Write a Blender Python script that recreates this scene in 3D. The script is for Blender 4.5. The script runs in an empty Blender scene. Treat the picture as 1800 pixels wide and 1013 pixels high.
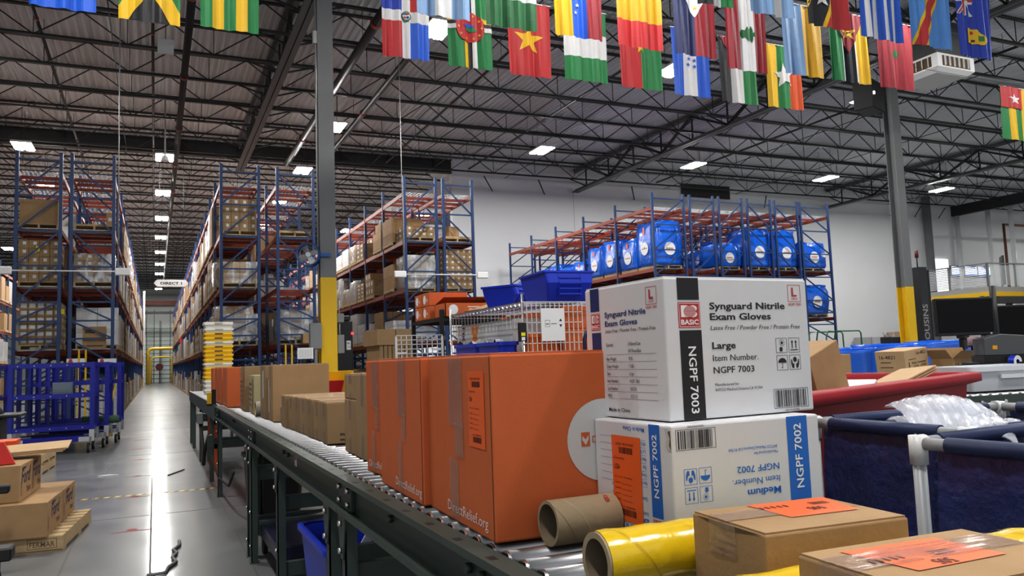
import bpy, bmesh, math, random
import numpy as np
from mathutils import Vector, Matrix

# ------------------------------------------------------------------ camera
SC = bpy.context.scene
COL = SC.collection
FPX, YAW, PITCH, ROLL, CAMH = 1379.55, 0.428687, 0.0900422, -0.0356207, 1.35
_fw = Vector((math.sin(YAW)*math.cos(PITCH), math.cos(YAW)*math.cos(PITCH), math.sin(PITCH)))
_rt = Vector((math.cos(YAW), -math.sin(YAW), 0))
_up = _rt.cross(_fw)
_r = _rt*math.cos(ROLL) + _up*math.sin(ROLL)
_u = -_rt*math.sin(ROLL) + _up*math.cos(ROLL)
cam = bpy.data.cameras.new('camera')
cam_ob = bpy.data.objects.new('camera', cam)
COL.objects.link(cam_ob)
M = Matrix((_r, _u, -_fw)).transposed().to_4x4()
M.translation = Vector((0, 0, CAMH))
cam_ob.matrix_world = M
cam.sensor_fit = 'HORIZONTAL'
cam.sensor_width = 36.0
cam.lens = FPX/1800*36.0
cam.clip_start = 0.05
cam.clip_end = 300
SC.camera = cam_ob

# ------------------------------------------------------------------ world, exposure
wd = bpy.data.worlds.new('world')
SC.world = wd
wd.use_nodes = True
bg = wd.node_tree.nodes['Background']
bg.inputs['Color'].default_value = (0.93, 0.96, 1.0, 1)
bg.inputs['Strength'].default_value = 0.85
SC.view_settings.view_transform = 'Standard'
SC.view_settings.look = 'None'
SC.view_settings.gamma = 0.85
SC.view_settings.use_curve_mapping = False
SC.view_settings.exposure = 0.0
try:
    SC.cycles.use_denoising = True
    SC.cycles.max_bounces = 6
    SC.cycles.diffuse_bounces = 3
    SC.cycles.glossy_bounces = 3
    SC.cycles.transparent_max_bounces = 12
    SC.cycles.sample_clamp_indirect = 6.0
    SC.cycles.caustics_reflective = False
    SC.cycles.caustics_refractive = False
except Exception:
    pass
LIGHT_E = 270.0

random.seed(7)
R = random.Random(11)
PI = math.pi

# ------------------------------------------------------------------ helpers
def at(x, y, X=None, Y=None, Z=None):
    """world point on a known plane seen along the survey line of sight (x, y)"""
    d = _fw + _r*((x-900)/FPX) + _u*((506.5-y)/FPX)
    t = X/d.x if X is not None else (Y/d.y if Y is not None else (Z-CAMH)/d.z)
    return Vector((0, 0, CAMH)) + d*t

MATS = {}
def mat(name, col, rough=0.6, metal=0.0, var=0.0, scale=8.0, bump=0.0, bscale=60.0, emit=0.0, alpha=1.0, coat=0.0, col2=None, stretch=None, spec=None, trans=0.0):
    if name in MATS:
        return MATS[name]
    m = bpy.data.materials.new(name)
    m.use_nodes = True
    nt = m.node_tree
    b = nt.nodes['Principled BSDF']
    c = tuple(col) + (1.0,)
    b.inputs['Base Color'].default_value = c
    b.inputs['Roughness'].default_value = rough
    b.inputs['Metallic'].default_value = metal
    if spec is not None:
        b.inputs['Specular IOR Level'].default_value = spec
    if coat:
        b.inputs['Coat Weight'].default_value = coat
        b.inputs['Coat Roughness'].default_value = 0.12
    if emit:
        b.inputs['Emission Color'].default_value = c
        b.inputs['Emission Strength'].default_value = emit
    if alpha < 1:
        b.inputs['Alpha'].default_value = alpha
    if trans:
        b.inputs['Transmission Weight'].default_value = trans
    if var or bump:
        tc = nt.nodes.new('ShaderNodeTexCoord')
        src = tc.outputs['Object']
        if stretch:
            mp = nt.nodes.new('ShaderNodeMapping')
            mp.inputs['Scale'].default_value = stretch
            nt.links.new(src, mp.inputs['Vector'])
            src = mp.outputs['Vector']
        if var:
            n = nt.nodes.new('ShaderNodeTexNoise')
            n.inputs['Scale'].default_value = scale
            n.inputs['Detail'].default_value = 5
            nt.links.new(src, n.inputs['Vector'])
            mx = nt.nodes.new('ShaderNodeMix')
            mx.data_type = 'RGBA'
            d = tuple(col2) + (1.0,) if col2 else tuple(max(0, v*(1-var)) for v in col) + (1.0,)
            e = c if col2 else tuple(min(1, v*(1+var)) for v in col) + (1.0,)
            mx.inputs[6].default_value = d
            mx.inputs[7].default_value = e
            rp = nt.nodes.new('ShaderNodeMapRange')
            rp.inputs[1].default_value = 0.3
            rp.inputs[2].default_value = 1.0
            nt.links.new(n.outputs[0], rp.inputs[0])
            nt.links.new(rp.outputs[0], mx.inputs[0])
            nt.links.new(mx.outputs[2], b.inputs['Base Color'])
        if bump:
            n2 = nt.nodes.new('ShaderNodeTexNoise')
            n2.inputs['Scale'].default_value = bscale
            n2.inputs['Detail'].default_value = 4
            nt.links.new(src, n2.inputs['Vector'])
            bp = nt.nodes.new('ShaderNodeBump')
            bp.inputs['Strength'].default_value = bump
            bp.inputs['Distance'].default_value = 0.02
            nt.links.new(n2.outputs[0], bp.inputs['Height'])
            nt.links.new(bp.outputs[0], b.inputs['Normal'])
    MATS[name] = m
    return m

class MB:
    """collects geometry; build() links it as one mesh object"""
    def __init__(s):
        s.v = []; s.f = []; s.m = []; s.sm = []
    def add(s, vs, fs, m=0, smooth=False):
        o = len(s.v)
        s.v += [tuple(p) for p in vs]
        for f in fs:
            s.f.append(tuple(i+o for i in f)); s.m.append(m); s.sm.append(smooth)
        return s
    def box(s, x0, x1, y0, y1, z0, z1, m=0):
        return s.add([(x0,y0,z0),(x1,y0,z0),(x1,y1,z0),(x0,y1,z0),(x0,y0,z1),(x1,y0,z1),(x1,y1,z1),(x0,y1,z1)],
                     [(0,3,2,1),(4,5,6,7),(0,1,5,4),(1,2,6,5),(2,3,7,6),(3,0,4,7)], m)
    def rbox(s, c, size, rz=0, m=0, rx=0, ry=0):
        E = Matrix.Rotation(rz,3,'Z') @ Matrix.Rotation(ry,3,'Y') @ Matrix.Rotation(rx,3,'X')
        c = Vector(c); vs = []
        for k in ((-1,-1,-1),(1,-1,-1),(1,1,-1),(-1,1,-1),(-1,-1,1),(1,-1,1),(1,1,1),(-1,1,1)):
            vs.append(c + E @ Vector((k[0]*size[0]/2, k[1]*size[1]/2, k[2]*size[2]/2)))
        return s.add(vs, [(0,3,2,1),(4,5,6,7),(0,1,5,4),(1,2,6,5),(2,3,7,6),(3,0,4,7)], m)
    def bar(s, p, q, w, h=None, m=0, upv=(0,0,1)):
        """rectangular bar from p to q, w across, h along the up hint"""
        p = Vector(p); q = Vector(q); d = (q-p).normalized(); h = h or w
        a = d.cross(Vector(upv))
        if a.length < 1e-4: a = d.cross(Vector((0,1,0)))
        a.normalize(); b = a.cross(d)
        vs = []
        for e in (p, q):
            for i, j in ((-1,-1),(1,-1),(1,1),(-1,1)):
                vs.append(e + a*(i*w/2) + b*(j*h/2))
        return s.add(vs, [(3,2,1,0),(4,5,6,7),(0,1,5,4),(1,2,6,5),(2,3,7,6),(3,0,4,7)], m)
    def cyl(s, p, q, r, n=12, m=0, r2=None, caps=True, smooth=True):
        p = Vector(p); q = Vector(q); d = (q-p).normalized(); r2 = r if r2 is None else r2
        a = d.cross(Vector((0,0,1)))
        if a.length < 1e-4: a = d.cross(Vector((0,1,0)))
        a.normalize(); b = d.cross(a)
        vs = []
        for e, rr in ((p, r), (q, r2)):
            for i in range(n):
                t = 2*PI*i/n
                vs.append(e + a*(rr*math.cos(t)) + b*(rr*math.sin(t)))
        s.add(vs, [(i, (i+1) % n, n+(i+1) % n, n+i) for i in range(n)], m, smooth)
        if caps:
            o = len(s.v)-2*n
            s.f.append(tuple(o+i for i in reversed(range(n)))); s.m.append(m); s.sm.append(False)
            s.f.append(tuple(o+n+i for i in range(n))); s.m.append(m); s.sm.append(False)
        return s
    def pipe(s, pts, r, n=8, m=0):
        """round tube swept along a polyline"""
        P = [Vector(p) for p in pts]; rings = []
        prev = None
        for i, p in enumerate(P):
            d = (P[min(i+1, len(P)-1)] - P[max(i-1, 0)]).normalized()
            a = d.cross(Vector((0,0,1))) if prev is None else prev - d*prev.dot(d)
            if a.length < 1e-4: a = d.cross(Vector((0,1,0)))
            a.normalize(); prev = a
            b = d.cross(a)
            rings.append([p + a*(r*math.cos(2*PI*k/n)) + b*(r*math.sin(2*PI*k/n)) for k in range(n)])
        vs = [v for g in rings for v in g]; fs = []
        for i in range(len(P)-1):
            for k in range(n):
                fs.append((i*n+k, i*n+(k+1) % n, (i+1)*n+(k+1) % n, (i+1)*n+k))
        s.add(vs, fs, m, True)
        o = len(s.v)-len(vs)
        for g in (tuple(o+k for k in reversed(range(n))), tuple(o+len(vs)-n+k for k in range(n))):
            s.f.append(g); s.m.append(m); s.sm.append(False)
        return s
    def hollow(s, p, q, ro, ri, n=28, m=0, mi=0, me=0):
        """tube with a bore: outside m, bore mi, end rings me"""
        p = Vector(p); q = Vector(q); d = (q-p).normalized()
        a = d.cross(Vector((0,0,1))); a.normalize(); b = d.cross(a)
        vs = []
        for e in (p, q):
            for rr in (ro, ri):
                for i in range(n):
                    t = 2*PI*i/n
                    vs.append(e + a*(rr*math.cos(t)) + b*(rr*math.sin(t)))
        j = lambda i: (i+1) % n
        s.add(vs, [(i, j(i), 2*n+j(i), 2*n+i) for i in range(n)], m, True)
        s.add(vs, [(n+j(i), n+i, 3*n+i, 3*n+j(i)) for i in range(n)], mi, True)
        s.add(vs, [(j(i), i, n+i, n+j(i)) for i in range(n)] + [(2*n+i, 2*n+j(i), 3*n+j(i), 3*n+i) for i in range(n)], me)
        return s
    def quad(s, a, b, c, d, m=0):
        return s.add([a, b, c, d], [(0,1,2,3)], m)
    def disc(s, c, r, ux, uy, n=24, m=0):
        c = Vector(c); ux = Vector(ux); uy = Vector(uy)
        return s.add([c + ux*(r*math.cos(2*PI*i/n)) + uy*(r*math.sin(2*PI*i/n)) for i in range(n)], [tuple(range(n))], m)
    def prism(s, pts, z0, z1, m=0):
        n = len(pts)
        vs = [(x, y, z0) for x, y in pts] + [(x, y, z1) for x, y in pts]
        return s.add(vs, [tuple(reversed(range(n))), tuple(range(n, 2*n))] + [(i, (i+1) % n, n+(i+1) % n, n+i) for i in range(n)], m)
    def loft(s, rings, m=0, close=True, cap0=True, cap1=True, smooth=False):
        n = len(rings[0]); vs = [p for g in rings for p in g]; fs = []
        for i in range(len(rings)-1):
            for k in range(n if close else n-1):
                fs.append((i*n+k, i*n+(k+1) % n, (i+1)*n+(k+1) % n, (i+1)*n+k))
        if cap0: fs.append(tuple(reversed(range(n))))
        if cap1: fs.append(tuple(range(len(vs)-n, len(vs))))
        return s.add(vs, fs, m, smooth)
    def mesh(s, name, mats):
        me = bpy.data.meshes.new(name)
        me.from_pydata(s.v, [], s.f)
        if not isinstance(mats, (list, tuple)): mats = [mats]
        for k in mats: me.materials.append(k)
        me.polygons.foreach_set('material_index', s.m)
        me.polygons.foreach_set('use_smooth', s.sm)
        me.update()
        return me
    def build(s, name, mats, parent=None, loc=None, rz=0.0, bevel=0.0, seg=1):
        me = s.mesh(name, mats)
        if bevel:
            b = bmesh.new(); b.from_mesh(me)
            bmesh.ops.remove_doubles(b, verts=b.verts, dist=1e-5)
            es = [e for e in b.edges if len(e.link_faces) == 2 and e.calc_face_angle(0) > 0.5]
            bmesh.ops.bevel(b, geom=es, offset=bevel, segments=seg, affect='EDGES', profile=0.5)
            b.to_mesh(me); b.free()
        return link(name, me, parent, loc, rz)

def link(name, me, parent=None, loc=None, rz=0.0):
    o = bpy.data.objects.new(name, me)
    COL.objects.link(o)
    if parent is not None: o.parent = parent
    if loc is not None: o.location = loc
    if rz: o.rotation_euler = (0, 0, rz)
    return o

def tag(o, label, cat, group=None):
    o['label'] = label; o['category'] = cat
    if group: o['group'] = group
    return o

def thing(name, label, cat, loc=(0,0,0), rz=0.0, group=None):
    o = bpy.data.objects.new(name, None)
    o.empty_display_size = 0.1
    COL.objects.link(o)
    o.location = loc; o.rotation_euler = (0, 0, rz)
    return tag(o, label, cat, group)

def struct(o):
    o['kind'] = 'structure'
    return o

# lettering: built-in font turned into flat meshes
_TX = {}
def text_polys(txt, bold=0.0, spacing=1.0):
    key = (txt, bold, spacing)
    if key in _TX: return _TX[key]
    cu = bpy.data.curves.new('tx', 'FONT')
    cu.body = txt; cu.size = 1.0; cu.offset = bold; cu.resolution_u = 2
    cu.space_character = spacing; cu.fill_mode = 'FRONT'
    ob = bpy.data.objects.new('tx', cu)
    me = ob.to_mesh()
    vs = [tuple(v.co) for v in me.vertices]; fs = [tuple(p.vertices) for p in me.polygons]
    ob.to_mesh_clear()
    bpy.data.objects.remove(ob); bpy.data.curves.remove(cu)
    _TX[key] = (vs, fs)
    return _TX[key]

class Face:
    """a flat printed face: u to the right, v up, n out; sizes in metres"""
    def __init__(s, org, u, v, w, h):
        s.o = Vector(org); s.u = Vector(u).normalized(); s.v = Vector(v).normalized(); s.n = s.u.cross(s.v); s.w = w; s.h = h
        s.mb = MB()
    def p(s, x, y, lift=0.0006):
        return s.o + s.u*x + s.v*y + s.n*lift
    def rect(s, x0, y0, x1, y1, m, lift=0.0006):
        s.mb.quad(s.p(x0,y0,lift), s.p(x1,y0,lift), s.p(x1,y1,lift), s.p(x0,y1,lift), m); return s
    def frame(s, x0, y0, x1, y1, t, m, lift=0.0006):
        s.rect(x0,y0,x1,y0+t,m,lift); s.rect(x0,y1-t,x1,y1,m,lift); s.rect(x0,y0+t,x0+t,y1-t,m,lift); s.rect(x1-t,y0+t,x1,y1-t,m,lift); return s
    def poly(s, pts, m, lift=0.0006):
        s.mb.add([s.p(x,y,lift) for x,y in pts], [tuple(range(len(pts)))], m); return s
    def text(s, txt, x, y, size, m, width=None, bold=0.0, rot=0, shear=0.0, lift=0.0008, center=False, stretch=None):
        """baseline start at x, y; width squeezes the line to that length"""
        vs, fs = text_polys(txt, bold)
        if not vs: return s
        mx = max(v[0] for v in vs); mn = min(v[0] for v in vs)
        k = (width/(mx-mn)) if width else size*(stretch or 1.0)
        ca, sa = math.cos(rot), math.sin(rot)
        off = mn if not center else (mn+mx)/2
        out = []
        for v in vs:
            a = (v[0]-off)*k + v[1]*size*shear; b = v[1]*size
            out.append(s.p(x + a*ca - b*sa, y + a*sa + b*ca, lift))
        s.mb.add(out, fs, m); return s
    def barcode(s, x0, y0, x1, y1, m, seed=1, frame=True):
        rr = random.Random(seed); w = x1-x0; x = x0+0.05*w
        if frame: s.frame(x0, y0, x1, y1, 0.0009*(w/0.1), m)
        while x < x1-0.06*w:
            t = rr.choice((1,1,2,3))*w/95
            s.rect(x, y0+0.06*(y1-y0), x+t, y1-0.06*(y1-y0), m)
            x += t + rr.choice((1,1,2,2,3))*w/95
        return s
    def build(s, name, mats, parent):
        return s.mb.build(name, mats, parent)

# ------------------------------------------------------------------ materials
KRAFT = mat('kraft cardboard', (0.40, 0.255, 0.125), 0.75, var=0.10, scale=9, bump=0.05, bscale=90)
KRAFT2 = mat('dull cardboard', (0.34, 0.225, 0.115), 0.78, var=0.10, scale=9)
KRAFT3 = mat('light cardboard', (0.52, 0.36, 0.20), 0.75, var=0.08, scale=9)
KRAFTD = mat('dark board and gap shade', (0.12, 0.08, 0.045), 0.9)  # seams and torn board; in gaps and recesses it paints their shade
ORANGE = mat('orange printed board', (0.62, 0.150, 0.042), 0.62, var=0.05, scale=14, bump=0.03, bscale=160)
WHITEB = mat('white printed board', (0.70, 0.70, 0.71), 0.5, var=0.03, scale=10)
BLACKP = mat('black print', (0.012, 0.012, 0.014), 0.5)
DARKP = mat('dark grey print', (0.05, 0.05, 0.055), 0.5)
REDP = mat('red print', (0.52, 0.045, 0.04), 0.5)
BLUEP = mat('blue print', (0.02, 0.16, 0.55), 0.5)
NAVYP = mat('navy print', (0.02, 0.035, 0.16), 0.5)
WHITEP = mat('white print', (0.85, 0.85, 0.85), 0.5)
FLUO = mat('orange sticker paper', (0.90, 0.16, 0.03), 0.45, var=0.04, scale=20)
TAPE = mat('clear packing tape', (0.50, 0.36, 0.30), 0.10, alpha=0.42, bump=0.35, bscale=70, coat=0.6, stretch=(1,1,0.25))
TAPE2 = mat('thin clear tape', (0.75, 0.74, 0.74), 0.10, alpha=0.16, bump=0.4, bscale=60, coat=0.6)
FILM = mat('stretch wrap film', (0.84, 0.86, 0.89), 0.16, alpha=0.40, bump=0.9, bscale=14, coat=0.5, stretch=(1,1,0.5))
def _streak(m, lo, hi, scale):
    nt = m.node_tree; tc = nt.nodes.new('ShaderNodeTexCoord'); mp = nt.nodes.new('ShaderNodeMapping'); mp.inputs['Scale'].default_value = (1, 1, .45)
    n = nt.nodes.new('ShaderNodeTexNoise'); n.inputs['Scale'].default_value = scale; n.inputs['Detail'].default_value = 6; n.inputs['Distortion'].default_value = 1.2
    mr = nt.nodes.new('ShaderNodeMapRange'); mr.inputs[1].default_value = .42; mr.inputs[2].default_value = .66; mr.inputs[3].default_value = lo; mr.inputs[4].default_value = hi
    nt.links.new(tc.outputs['Object'], mp.inputs[0]); nt.links.new(mp.outputs[0], n.inputs['Vector']); nt.links.new(n.outputs[0], mr.inputs[0]); nt.links.new(mr.outputs[0], nt.nodes['Principled BSDF'].inputs['Alpha'])
_streak(FILM, 0.08, 0.75, 5.0)
PAPER = mat('white paper', (0.80, 0.80, 0.80), 0.7)
PALLETW = mat('pallet wood', (0.50, 0.37, 0.21), 0.85, var=0.18, scale=5, stretch=(1,6,6))
RACKB = mat('rack blue enamel', (0.015, 0.046, 0.145), 0.42, var=0.1, scale=3)
RACKR = mat('rack red enamel', (0.30, 0.050, 0.022), 0.45, var=0.12, scale=3)
GALV = mat('galvanised wire', (0.52, 0.53, 0.55), 0.38, metal=0.8)
STEELD = mat('dark roof steel', (0.020, 0.021, 0.023), 0.55)
STEELG = mat('grey column paint', (0.20, 0.205, 0.21), 0.5, var=0.06, scale=2)
YELLOW = mat('safety yellow paint', (0.78, 0.50, 0.015), 0.45, var=0.05, scale=3)
CONVG = mat('conveyor grey green enamel', (0.050, 0.072, 0.062), 0.42, var=0.08, scale=5)
CHROME = mat('zinc plated steel', (0.72, 0.72, 0.72), 0.22, metal=1.0)
ROLLM = mat('roller steel', (0.47, 0.47, 0.48), 0.34, metal=1.0, bump=0.05, bscale=40, stretch=(1,30,30))
BLACKM = mat('black plastic', (0.012, 0.012, 0.013), 0.45)
RUBBER = mat('black rubber', (0.018, 0.018, 0.018), 0.8)
TOTEB = mat('royal blue plastic', (0.012, 0.045, 0.55), 0.35, var=0.06, scale=4)
CARTB = mat('cart blue enamel', (0.012, 0.016, 0.27), 0.32)
BAGB = mat('bright blue poly sheet', (0.008, 0.135, 0.66), 0.20, bump=0.7, bscale=7, coat=0.4)
# ------------------------------------------------------------------ building shell
def floor_material():
    m = bpy.data.materials.new('polished concrete'); m.use_nodes = True
    nt = m.node_tree; b = nt.nodes['Principled BSDF']; L = nt.links.new
    tc = nt.nodes.new('ShaderNodeTexCoord')
    n1 = nt.nodes.new('ShaderNodeTexNoise'); n1.inputs['Scale'].default_value = 0.55; n1.inputs['Detail'].default_value = 9; n1.inputs['Roughness'].default_value = 0.62
    n2 = nt.nodes.new('ShaderNodeTexNoise'); n2.inputs['Scale'].default_value = 2.2; n2.inputs['Detail'].default_value = 3
    n3 = nt.nodes.new('ShaderNodeTexNoise'); n3.inputs['Scale'].default_value = 240.0
    for n in (n1, n2, n3): L(tc.outputs['Object'], n.inputs['Vector'])
    ad = nt.nodes.new('ShaderNodeMath'); ad.operation = 'MULTIPLY_ADD'; ad.inputs[1].default_value = 0.3
    L(n2.outputs[0], ad.inputs[0]); L(n1.outputs[0], ad.inputs[2])
    cr = nt.nodes.new('ShaderNodeValToRGB')
    cr.color_ramp.elements[0].position = 0.35; cr.color_ramp.elements[0].color = (0.135, 0.138, 0.14, 1)
    cr.color_ramp.elements[1].position = 1.0; cr.color_ramp.elements[1].color = (0.25, 0.252, 0.255, 1)
    L(ad.outputs[0], cr.inputs[0]); L(cr.outputs[0], b.inputs['Base Color'])
    mr = nt.nodes.new('ShaderNodeMapRange'); mr.inputs[1].default_value = 0.3; mr.inputs[2].default_value = 0.7; mr.inputs[3].default_value = 0.30; mr.inputs[4].default_value = 0.40
    L(n2.outputs[0], mr.inputs[0]); L(mr.outputs[0], b.inputs['Roughness'])
    b.inputs['Specular IOR Level'].default_value = 0.06; b.inputs['Coat Weight'].default_value = 0.48; b.inputs['Coat Roughness'].default_value = 0.13; b.inputs['Coat IOR'].default_value = 1.30
    return m
floor = struct(MB().box(-40, 75, -9, 106, -0.2, 0).build('floor', floor_material()))
JOINT = mat('floor joint filler', (0.115, 0.115, 0.115), 0.6)
SLABL = mat('light sealed slab strip', (0.27, 0.27, 0.265), 0.25)
for x in (-0.587, 0.62, -6.6, 6.6, 12.5):
    MB().box(x-0.006, x+0.006, -9, 106, 0.0, 0.0012).build('joint', JOINT, floor)
MB().box(-0.028, -0.016, 3.0, 11.2, 0.0, 0.0012).build('crack', JOINT, floor)
for y in (8.35, 14.4, 20.4, 26.4):
    MB().box(-40, 20, y-0.006, y+0.006, 0.0, 0.0012).build('joint', JOINT, floor)
WALLM = mat('white wall paint', (0.84, 0.85, 0.86), 0.7, var=0.02, scale=0.6)
WALLF = mat('far wall paint', (0.62, 0.65, 0.63), 0.7)
wb = struct(MB().box(14.47, 75, 39.0, 39.35, 0, 12.3).build('wall_back', WALLM))
MB().box(21.9, 21.92, 38.995, 39.0, 0, 10.9).build('joint', mat('wall seam', (0.4, 0.4, 0.41), 0.8), wb)
struct(MB().box(-40, 30, 104.0, 104.3, 0, 12.3).build('wall_far', WALLF))
struct(MB().box(-40.3, -40, -9, 104, 0, 12.3).build('wall_left', WALLM))
struct(MB().box(75, 75.3, -9, 39, 0, 12.3).build('wall_right', WALLM))

# corrugated deck: flutes run down the aisle
DECK = mat('roof deck paint', (0.72, 0.745, 0.77), 0.6, var=0.05, scale=0.4)
d = MB(); P = 0.24; x = -40.0; vs = []; 
prof = []
while x < 75:
    prof += [(x, 12.16), (x+0.07, 12.16), (x+0.12, 12.235), (x+0.19, 12.235)]
    x += P
vs = [(a, -9.0, z) for a, z in prof] + [(a, 104.0, z) for a, z in prof]
n = len(prof)
d.add(vs, [(i, n+i, n+i+1, i+1) for i in range(n-1)])
ceiling = struct(d.build('ceiling', DECK))

def joist_meshes(x0, x1):
    """open-web joist along X, origin at the deck line"""
    c = MB(); w = MB(); D = 0.92; pn = 2.45
    for z in (-0.05, -D):
        c.box(x0, x1, -0.065, -0.008, z-0.032, z+0.032)
        c.box(x0, x1, 0.008, 0.065, z-0.032, z+0.032)
    k = int((x1-x0)/pn)
    for i in range(k):
        a = x0 + i*pn
        w.bar((a, 0, -D), (a+pn/2, 0, -0.05), 0.03, 0.034)
        w.bar((a+pn/2, 0, -0.05), (a+pn, 0, -D), 0.03, 0.034)
        w.bar((a, 0, -D), (a, 0, -0.05), 0.02, 0.024)
    return c.mesh('roof_joist', STEELD), w.mesh('web', STEELD)
JL = joist_meshes(-40, 75); JS = joist_meshes(-40, 14.4)
y = 28.0 - 2.4*9
while y < 103:
    if abs(y-39.0) > 0.5:
        a, b = JL if y < 39 else JS
        o = link('roof_joist', a, ceiling, (0, y, 12.14)); link('web', b, o)
    y += 2.4

# plate girder continuing the line of the back wall
STEELB = mat('dark girder paint', (0.030, 0.030, 0.033), 0.5)
g = MB().box(-40, 14.46, 38.96, 38.99, 11.42, 12.08).box(-40, 14.46, 38.80, 39.15, 11.38, 11.42).box(-40, 14.46, 38.80, 39.15, 12.06, 12.10)
x = -38.0
while x < 14:
    g.box(x-0.012, x+0.012, 38.80, 38.97, 11.42, 12.06); x += 2.45
g.build('girder', STEELB, ceiling)
CHORD = mat('girder chord paint', (0.13, 0.13, 0.135), 0.5)
def truss_girder(X, y0, y1):
    c = MB().box(X-0.19, X-0.02, y0, y1, 10.74, 10.80).box(X+0.02, X+0.19, y0, y1, 10.74, 10.80)
    c.box(X-0.03, X+0.03, y0, y1, 10.80, 10.93)
    c.box(X-0.16, X+0.16, y0, y1, 12.00, 12.06).box(X-0.03, X+0.03, y0, y1, 11.86, 12.0)
    o = c.build('truss_girder', CHORD, ceiling)
    w = MB(); y = y0; k = 0
    while y < y1-2.3:
        a, b = (10.88, 11.95) if k % 2 == 0 else (11.95, 10.88)
        w.bar((X, y, a), (X, y+2.4, b), 0.11, 0.10)
        w.bar((X, y+2.4, 10.88), (X, y+2.4, 11.95), 0.06, 0.06)
        for s in (-1, 1):          # knee braces out to the joists
            w.bar((X, y+2.4, 10.86), (X+s*1.25, y+2.4, 11.25), 0.05, 0.05)
        y += 2.4; k += 1
    w.build('web', STEELD, o)
for X in (3.66, 22.0, 41.5):
    truss_girder(X, -8.0, 38.9)
MB().box(54.0, 54.35, 12.0, 38.98, 10.75, 11.5).build('girder', STEELB, ceiling)
# bridging rods between joists and the stubs at the wall
b = MB()
for X in (-12.0, -7.4, -1.2, 9.8, 13.0, 17.5, 28.0, 33.5, 47):
    b.cyl((X, 6, 11.28), (X, 38.7, 11.28), 0.018, 6)
for X in (16.8, 20.0, 26.0, 30.0, 36.0, 47.5, 50, 52.5):
    b.cyl((X-1.0, 37.6, 11.0), (X, 38.9, 10.55), 0.035, 6)
b.build('bridging', STEELD, ceiling)

# sprinkler mains and branches
PIPED = mat('dark pipe paint', (0.020, 0.019, 0.019), 0.5)
COUPL = mat('red coupling', (0.30, 0.05, 0.03), 0.5)
def pipe_run(X, Z, y0, y1, r, label, step=6.1, ph=0.0, kind='sprinkler_pipe'):
    t = thing(kind, label, 'pipe', (X, 0, Z))
    MB().cyl((0, y0, 0), (0, y1, 0), r, 12).build('pipe', PIPED, t)
    y = y0 + 1 + ph
    while y < min(y1, 62):
        MB().cyl((0, y-0.05, 0), (0, y+0.05, 0), r*1.25, 12).build('coupling', COUPL, t)
        MB().cyl((0, y+1.6, r), (0, y+1.6, 12.1-Z), 0.008, 5).build('hanger', STEELD, t)
        y += step
pipe_run(0.84, 11.05, 8, 100, 0.11, 'thick dark sprinkler main running above the long rack aisle')
pipe_run(5.72, 11.05, 8, 38, 0.14, 'thick dark roof pipe just right of the left grey column')
pipe_run(7.32, 11.05, 8, 38, 0.11, 'dark roof pipe ending in a lit pale stretch right of the column', ph=2)
pipe_run(-3.1, 11.45, 8, 60, 0.05, 'thin sprinkler branch over the leftmost tall rack', 3.2)
pipe_run(-0.1, 11.45, 8, 60, 0.045, 'thin sprinkler branch just left of the aisle main', 3.2)
pipe_run(10.6, 11.45, 8, 38, 0.045, 'thin sprinkler branch over the rack beside the white wall', 3.2)
pipe_run(15.1, 11.45, 8, 38, 0.045, 'thin sprinkler branch near the left edge of the white wall', 3.2, 1)
pipe_run(27.0, 11.45, 8, 38, 0.045, 'thin sprinkler branch over the rack of blue bags', 3.2)
CONDUIT = mat('galvanised conduit', (0.45, 0.45, 0.44), 0.4, metal=0.5)
t = thing('conduit_pair', 'pair of pale electrical conduits crossing the roof at far left', 'conduit', (-6.6, 20, 11.2))
for k in (0, 0.35):
    MB().cyl((k, 4, 0.1), (k, 17.5, 0), 0.035, 8).cyl((k, 17.5, 0), (k, 18.4, -0.6), 0.035, 8).build('conduit', CONDUIT, t)

# steel columns
def column(X, Y, label, zy=3.42):
    t = thing('steel_column', label, 'column', (X, Y, 0))
    def sec(z0, z1, e=0.0):
        return MB().box(-0.18-e, 0.18+e, -0.18-e, -0.155+e, z0, z1).box(-0.18-e, 0.18+e, 0.155-e, 0.18+e, z0, z1).box(-0.012-e, 0.012+e, -0.156, 0.156, z0, z1)
    sec(zy, 12.0).build('shaft', STEELG, t)
    p = sec(0.0, zy, 0.0015).build('painted_base', YELLOW, t); p['label'] = 'yellow painted lower shaft'
    MB().box(-0.25, 0.25, -0.25, 0.25, 0, 0.03).build('base_plate', STEELG, t)
    return t
col1 = column(3.62, 18.2, 'tall grey steel column with yellow base left of the picture middle', 3.36)
col2 = column(22.45, 18.05, 'tall grey steel column with yellow base near the right edge', 3.24)
for dz in (0,): MB().cyl((-0.21, -0.1, 2.0), (-0.21, -0.1, 12.0), 0.018, 8).build('conduit', CONDUIT, col1)
MB().box(-0.27, -0.17, -0.16, -0.04, 8.9, 9.2).build('junction_box', CONDUIT, col1)

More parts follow.
